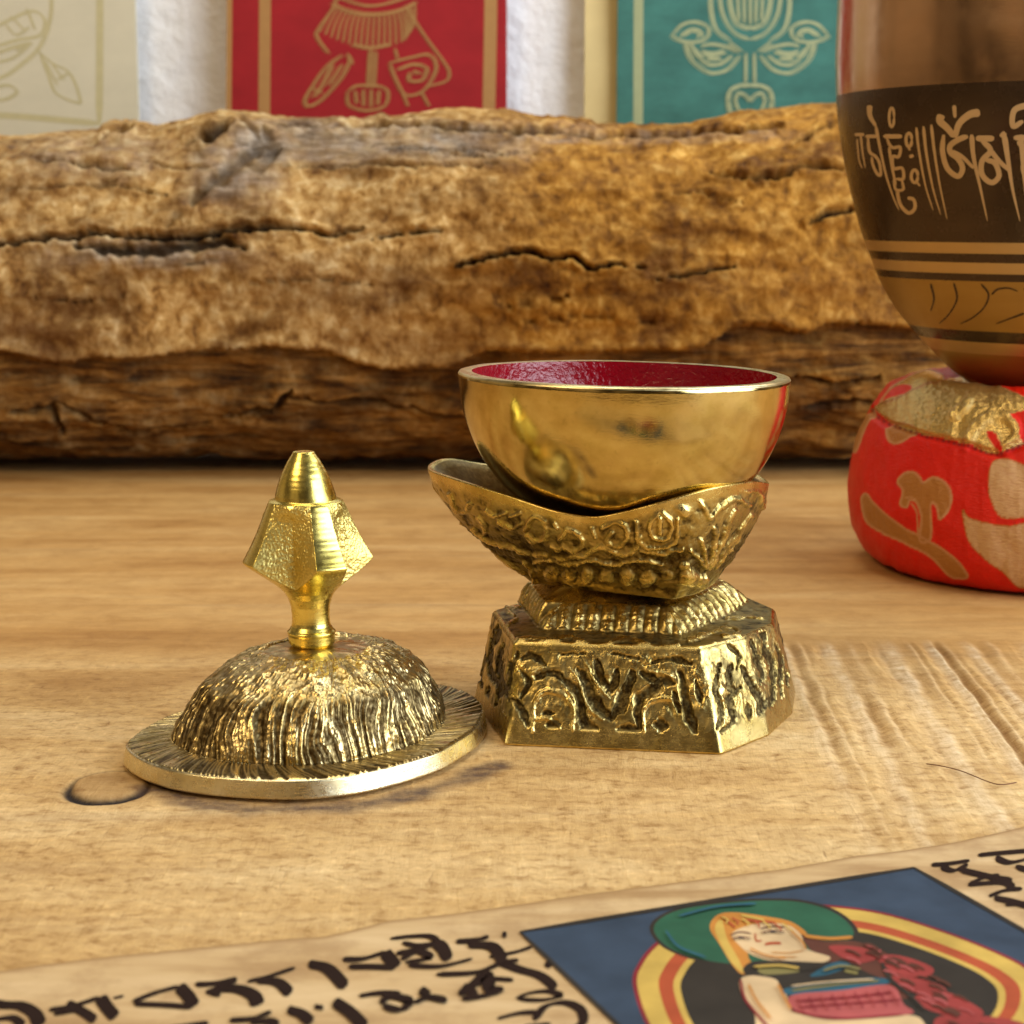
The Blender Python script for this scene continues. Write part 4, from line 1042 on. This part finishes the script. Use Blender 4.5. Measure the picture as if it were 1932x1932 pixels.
for q in ([(670,1345),(685,1420),(650,1490),(600,1540)], [(800,1350),(835,1400),(815,1460),(760,1510),(700,1540)], [(850,1400),(880,1375),(930,1370),(975,1385)], [(1005,1490),(950,1510),(870,1540)], [(1005,1370),(1040,1430),(1020,1490)], [(560,1350),(575,1420),(560,1480)]):
    f.ribbon(K5(q), 2.2, 0, 1.2)
f.build('engraved_petals', [M['sb_dark']], sb, sb_loc)

# ------------------------------------------------------------------ manuscript leaf at the front
zp = .10
Z7 = lambda pts: zz(pts, 0, 2500, 1932 / 1700)
Z8 = lambda pts: zz(pts, 1500, 2400, 1932 / 1524)
ex = np.array([-500, 0, 120, 225, 380, 560, 610, 680, 730, 850, 1000, 1086, 1180, 1330, 1480, 1600, 1700, 1800, 1932, 2400])
eyy = np.array([1905, 1832, 1815, 1803, 1788, 1770, 1768, 1752, 1738, 1725, 1704, 1690, 1678, 1658, 1640, 1618, 1605, 1590, 1560, 1490])
npx = 500
pxs = np.linspace(-400, 2350, npx)
ysm = np.interp(pxs, ex, eyy); kk = np.hanning(15); kk /= kk.sum(); ysm = np.convolve(np.pad(ysm, 7, 'edge'), kk, 'valid') + 2.5 * fbm(pxs * .012, 0., 3., 4)
top = at(pxs, ysm, zp)
depth = np.r_[np.linspace(0, .35, 8), np.linspace(.5, 9, 40)]
LX = np.repeat(top[:, None, :], len(depth), 1).copy()
LX[..., 1] -= depth[None]; LX[..., 0] -= .25 * depth[None] * 0
LX[..., 2] = zp + .003 * fbm(LX[..., 0] * .4, LX[..., 1] * .4, 2., 3) * sstep(0, 1.5, depth)[None]
edg = np.exp(-(depth / (.10)) ** 2)[None] + 0 * LX[..., 0]
btm = LX[:, ::-1].copy(); btm[..., 2] = .035
allr = np.concatenate([LX[:, ::-1], LX[:, :1] - [0, -.012, .03], LX[:, :1] - [0, 0, .062], btm[:, ::-1]], 1)
eda = np.concatenate([edg[:, ::-1], np.ones((npx, 2)), 0 * edg], 1)
lf_loc = (2, 20, 0)
leaf = thing('manuscript_leaf', lf_loc, 'aged paper leaf with black script and a painted figure along the table front', 'manuscript')
grid_mesh('paper', allr, M['leaf'], wrap=False, parent=leaf, loc=lf_loc, attrs=dict(edge=eda))
pm = lambda px, py, l: at(px, py, zp + .008 + l)
pn = ['p_blue','p_black','p_yellow','p_red','p_orange','p_dred','p_green','p_skin','p_teal','p_pink','p_hair','p_crim','p_olive']
ix = {n_: i for i, n_ in enumerate(pn)}
f = Flat(pm)
f.fill(Z8([(45,445),(1520,205),(2350,678),(640,1010)]), ix['p_blue'], False)
mc = np.array([1230, 720.])
mo = np.array([(468,650),(490,560),(560,480),(680,410),(850,360),(1000,340),(1200,345),(1400,372),(1600,430),(1800,505),(1950,580),(2020,660),(1980,780),(1800,900),(1400,1010),(1000,1030),(700,960),(540,830)], float)
for s_, c_ in ((1., 'p_dred'), (.978, 'p_yellow'), (.872, 'p_red'), (.80, 'p_yellow'), (.765, 'p_black')):
    f.fill(Z8(mc + (mo - mc) * s_), ix[c_])
ha = np.array([(530,430),(560,390),(640,355),(800,330),(960,320),(1100,326),(1220,360),(1295,415),(1305,470),(1180,540),(1000,575),(820,572),(700,552),(600,515),(550,475)], float)
hc_ = ha.mean(0)
f.fill(Z8(ha), ix['p_black']); f.fill(Z8(hc_ + (ha - hc_) * [.955, .93]), ix['p_green'])
f.fill(Z8([(1100,455),(1180,480),(1290,480),(1400,515),(1480,590),(1500,690),(1400,680),(1280,590),(1150,530)]), ix['p_hair'])
f.fill(Z8([(755,430),(780,385),(840,372),(950,385),(1060,408),(1120,455),(1050,450),(960,450),(900,480),(900,540),(915,570),(880,605),(840,570),(790,490)]), ix['p_orange'])
f.fill(Z8([(775,440),(800,400),(820,470),(870,560),(880,600),(830,550)]), ix['p_yellow'])
f.fill(Z8([(840,450),(930,415),(1040,418),(1095,455),(1120,510),(1205,540),(1160,562),(1000,555),(920,535),(870,500)]), ix['p_skin'])
f.fill(Z8([(870,622),(950,608),(1020,630),(1045,690),(1070,742),(1220,772),(1480,755),(1560,790),(1560,900),(1000,880),(920,745),(880,690)]), ix['p_skin'])
f.fill(Z8([(905,560),(1000,553),(1200,560),(1260,548),(1330,590),(1410,632),(1300,655),(1050,668),(1000,622),(885,600)]), ix['p_black'])
f.fill(Z8([(1045,655),(1250,625),(1400,618),(1420,640),(1250,665),(1060,682)]), ix['p_teal'])
f.fill(Z8([(1130,610),(1220,560),(1280,570),(1200,605)]), ix['p_teal'])
f.fill(Z8([(940,578),(1040,575),(1090,595),(960,605)]), ix['p_olive'])
f.fill(Z8([(1060,684),(1250,664),(1430,645),(1480,715),(1510,752),(1300,768),(1090,745)]), ix['p_pink'])
for q in ([(1380,540),(1470,535),(1590,580),(1560,615),(1450,600)], [(1440,610),(1560,625),(1640,660),(1600,690),(1490,660)], [(1520,690),(1640,670),(1780,745),(1700,770),(1570,735)], [(1200,500),(1330,505),(1380,545),(1290,560)], [(1600,770),(1780,760),(1950,800),(1900,900),(1650,880)]):
    f.fill(Z8(q), ix['p_crim'])
for q, w_, c_ in [([(45,445),(1520,205)], 7, 'p_black'), ([(1520,205),(2350,678)], 7, 'p_black'), ([(45,445),(640,1010)], 8, 'p_black'),
    ([(832,458),(870,446),(910,452)], 2.6, 'p_hair'), ([(945,434),(990,425),(1035,428)], 2.6, 'p_hair'), ([(862,466),(884,466)], 3, 'p_teal'), ([(982,444),(1004,443)], 3, 'p_teal'), ([(962,492),(990,487),(1022,488)], 5, 'p_red'), ([(925,450),(930,478),(950,478)], 3, 'p_red'), ([(985,522),(1050,524),(1105,516)], 2, 'p_orange'), ([(1000,538),(1080,540)], 2, 'p_orange'),
    ([(870,622),(885,690),(925,745),(1000,830)], 5, 'p_dred'), ([(1060,740),(1220,770),(1480,755)], 4, 'p_dred'), ([(1080,705),(1280,690),(1440,672)], 5, 'p_dred'), ([(1090,728),(1300,712),(1470,700)], 4, 'p_dred'), ([(1060,665),(1250,640),(1390,628)], 4, 'p_olive'), ([(1090,590),(1180,575)], 5, 'p_black'), ([(1400,560),(1430,620),(1500,680),(1560,740)], 7, 'p_black'), ([(800,385),(850,430)], 4, 'p_red'), ([(870,382),(960,400)], 4, 'p_yellow'), ([(880,400),(1000,410)], 4, 'p_red'), ([(1110,460),(1200,470),(1290,465)], 6, 'p_orange'), ([(1260,590),(1310,600)], 6, 'p_olive')]:
    f.ribbon(Z8(q), w_ * .5, ix[c_])
rr = np.random.RandomState(5)
for cx, cy, L_, n_ in ((1470,575,70,9),(1560,650,70,9),(1640,720,90,9),(1330,530,50,6),(1750,810,90,8)):
    for i in range(n_):
        a_ = cx + rr.uniform(-1, 1) * L_; b_ = cy + rr.uniform(-1, 1) * 32
        f.ribbon(Z8([(a_ - 26, b_ - 10), (a_ + 4, b_ - 3), (a_ + 30, b_ + 14)]), rr.uniform(1.2, 3.0), ix['p_hair' if i % 3 else 'p_pink'])
for i in range(7):
    f.ribbon(Z8([(800 + 38 * i, 388 + 4 * i), (822 + 38 * i, 400 + 5 * i), (815 + 42 * i, 414 + 5 * i)]), 1.5, ix['p_red' if i % 2 else 'p_yellow'])
for i in range(9):
    f.ribbon(Z8([(1085 + 42 * i, 690 - 4 * i), (1092 + 44 * i, 715 - 4 * i), (1110 + 44 * i, 745 - 3 * i)]), 1.3, ix['p_dred' if i % 2 else 'p_crim'])
for q, w_, c_ in [([(838,470),(870,464),(908,470)], 1.2, 'p_hair'), ([(948,448),(990,441),(1034,446)], 1.2, 'p_hair'), ([(905,505),(960,530),(1040,545)], 1.6, 'p_orange'), ([(1060,440),(1100,480),(1115,510)], 1.8, 'p_orange'), ([(900,640),(930,700),(985,770)], 2.2, 'p_orange'), ([(1010,640),(1035,690),(1060,735)], 2.4, 'p_orange'),
    ([(920,575),(1010,570),(1090,580)], 2, 'p_yellow'), ([(1180,590),(1250,572),(1320,585)], 2, 'p_olive'), ([(1060,648),(1200,632),(1370,622)], 1.5, 'p_skin'), ([(640,385),(780,350),(930,338)], 2, 'p_teal'), ([(590,440),(640,500),(740,540)], 2, 'p_teal')]:
    f.ribbon(Z8(q), w_, ix[c_])
f.build('painting', [M[n_] for n_ in pn], leaf, lf_loc)
f = Flat(pm)
for q, w_ in [
    ([(-60,520),(10,530),(70,535),(115,560),(135,600)], 15), ([(-20,580),(40,575),(80,600)], 11), ([(165,548),(240,535),(335,505)], 12), ([(225,525),(280,555),(320,582)], 12), ([(180,562),(260,548)], 10), ([(335,505),(360,540),(388,572)], 14), ([(380,508),(415,500)], 7),
    ([(445,520),(520,490),(600,468)], 11), ([(450,527),(540,530),(645,537)], 10), ([(600,468),(630,500),(652,535)], 14), ([(655,462),(720,458),(795,440)], 11), ([(690,490),(740,470),(795,445)], 12), ([(720,475),(800,478),(850,500),(865,532)], 15), ([(700,485),(740,495)], 10),
    ([(830,452),(900,435),(990,405)], 10), ([(860,448),(930,455),(975,492)], 13), ([(1035,392),(1100,410),(1160,470)], 14), ([(1150,378),(1220,375),(1295,352)], 11), ([(1170,402),(1250,402),(1325,405)], 11), ([(1290,355),(1312,380),(1328,405)], 14),
    ([(1310,308),(1380,300),(1440,300),(1462,318),(1400,330),(1350,322)], 8), ([(1330,358),(1400,345),(1470,325),(1505,380)], 13), ([(1345,378),(1400,352),(1440,372),(1360,388)], 10), ([(1370,398),(1480,400),(1585,375)], 9), ([(1460,320),(1490,350)], 12),
    ([(1530,318),(1600,312),(1640,300)], 11), ([(1570,330),(1650,335),(1690,385)], 13), ([(1690,385),(1740,380)], 9), ([(1690,385),(1600,420),(1465,428)], 10), ([(1685,293),(1700,296)], 9),
    ([(560,610),(640,598),(700,590)], 11), ([(770,582),(850,575),(910,552)], 11), ([(840,590),(900,585),(935,600)], 12), ([(965,545),(1010,560),(1045,590)], 13), ([(1055,535),(1085,540)], 8), ([(1120,518),(1175,555),(1225,605)], 14),
    ([(1205,500),(1270,490),(1345,492)], 10), ([(1275,525),(1310,502),(1370,515),(1345,545),(1285,535)], 11), ([(1390,522),(1440,505),(1500,515)], 11), ([(1410,478),(1440,500)], 11), ([(1540,495),(1590,460),(1630,430),(1645,475),(1690,478)], 14), ([(1550,510),(1620,500),(1680,485)], 11), ([(1555,465),(1600,500)], 10)]:
    f.ribbon(Z7(q), w_ * .72, nib=True)
f.build('lettering', [M['ink']], leaf, lf_loc)
f = Flat(pm)
for q, w_ in [([(-70,540),(30,520),(90,500)], 10), ([(-40,555),(40,585),(120,610),(180,655)], 12), ([(30,695),(80,675),(150,668),(195,685),(130,700),(40,698)], 9), ([(-40,770),(40,750),(110,745)], 11), ([(95,775),(140,725),(210,710),(270,735),(280,780),(240,815)], 11), ([(-60,620),(20,625)], 9), ([(140,560),(160,575)], 8), ([(60,800),(160,790)], 10),
    ('S', 0), ([(1585,195),(1650,190),(1728,178)], 10), ([(1620,202),(1670,215),(1722,192)], 9), ([(1690,212),(1800,238),(1888,252)], 10), ([(1725,265),(1790,240),(1840,232)], 9), ([(1722,270),(1800,262),(1860,262),(1895,282)], 10), ([(1800,312),(1860,290),(1925,283)], 10), ([(1820,318),(1880,330),(1950,350)], 10), ([(1862,345),(1950,335)], 9),
    ([(1760,158),(1840,150),(1960,140)], 10), ([(1825,168),(1880,185),(1960,168)], 9), ([(1900,200),(2000,230)], 9)]:
    if q == 'S':
        f.build('lettering', [M['ink']], leaf, lf_loc); f = Flat(pm); continue
    f.ribbon(Z8(q), w_ * .68, nib=True)
f.build('lettering', [M['ink']], leaf, lf_loc)

# thin dark hair-like splinter lying on the wood at the right
hp = smooth_line([tuple(at(a, b, .05)) for a, b in ((1748,1440),(1776,1444),(1815,1454),(1868,1475),(1893,1479),(1918,1475))], 8)
hv = []
for i, p in enumerate(hp):
    for a in range(6): hv.append((p[0], p[1] + .010 * math.cos(a * math.pi / 3), p[2] - .01 + .010 * math.sin(a * math.pi / 3)))
hair = grid_mesh('fibre', np.array(hv).reshape(len(hp), 6, 3)[:, list(range(6)) + [0]], simple('dark_fibre', (.15, .055, .018), .6), wrap=False)
tag(hair, 'thin dark curved fibre lying on the saw marked wood', 'fibre')
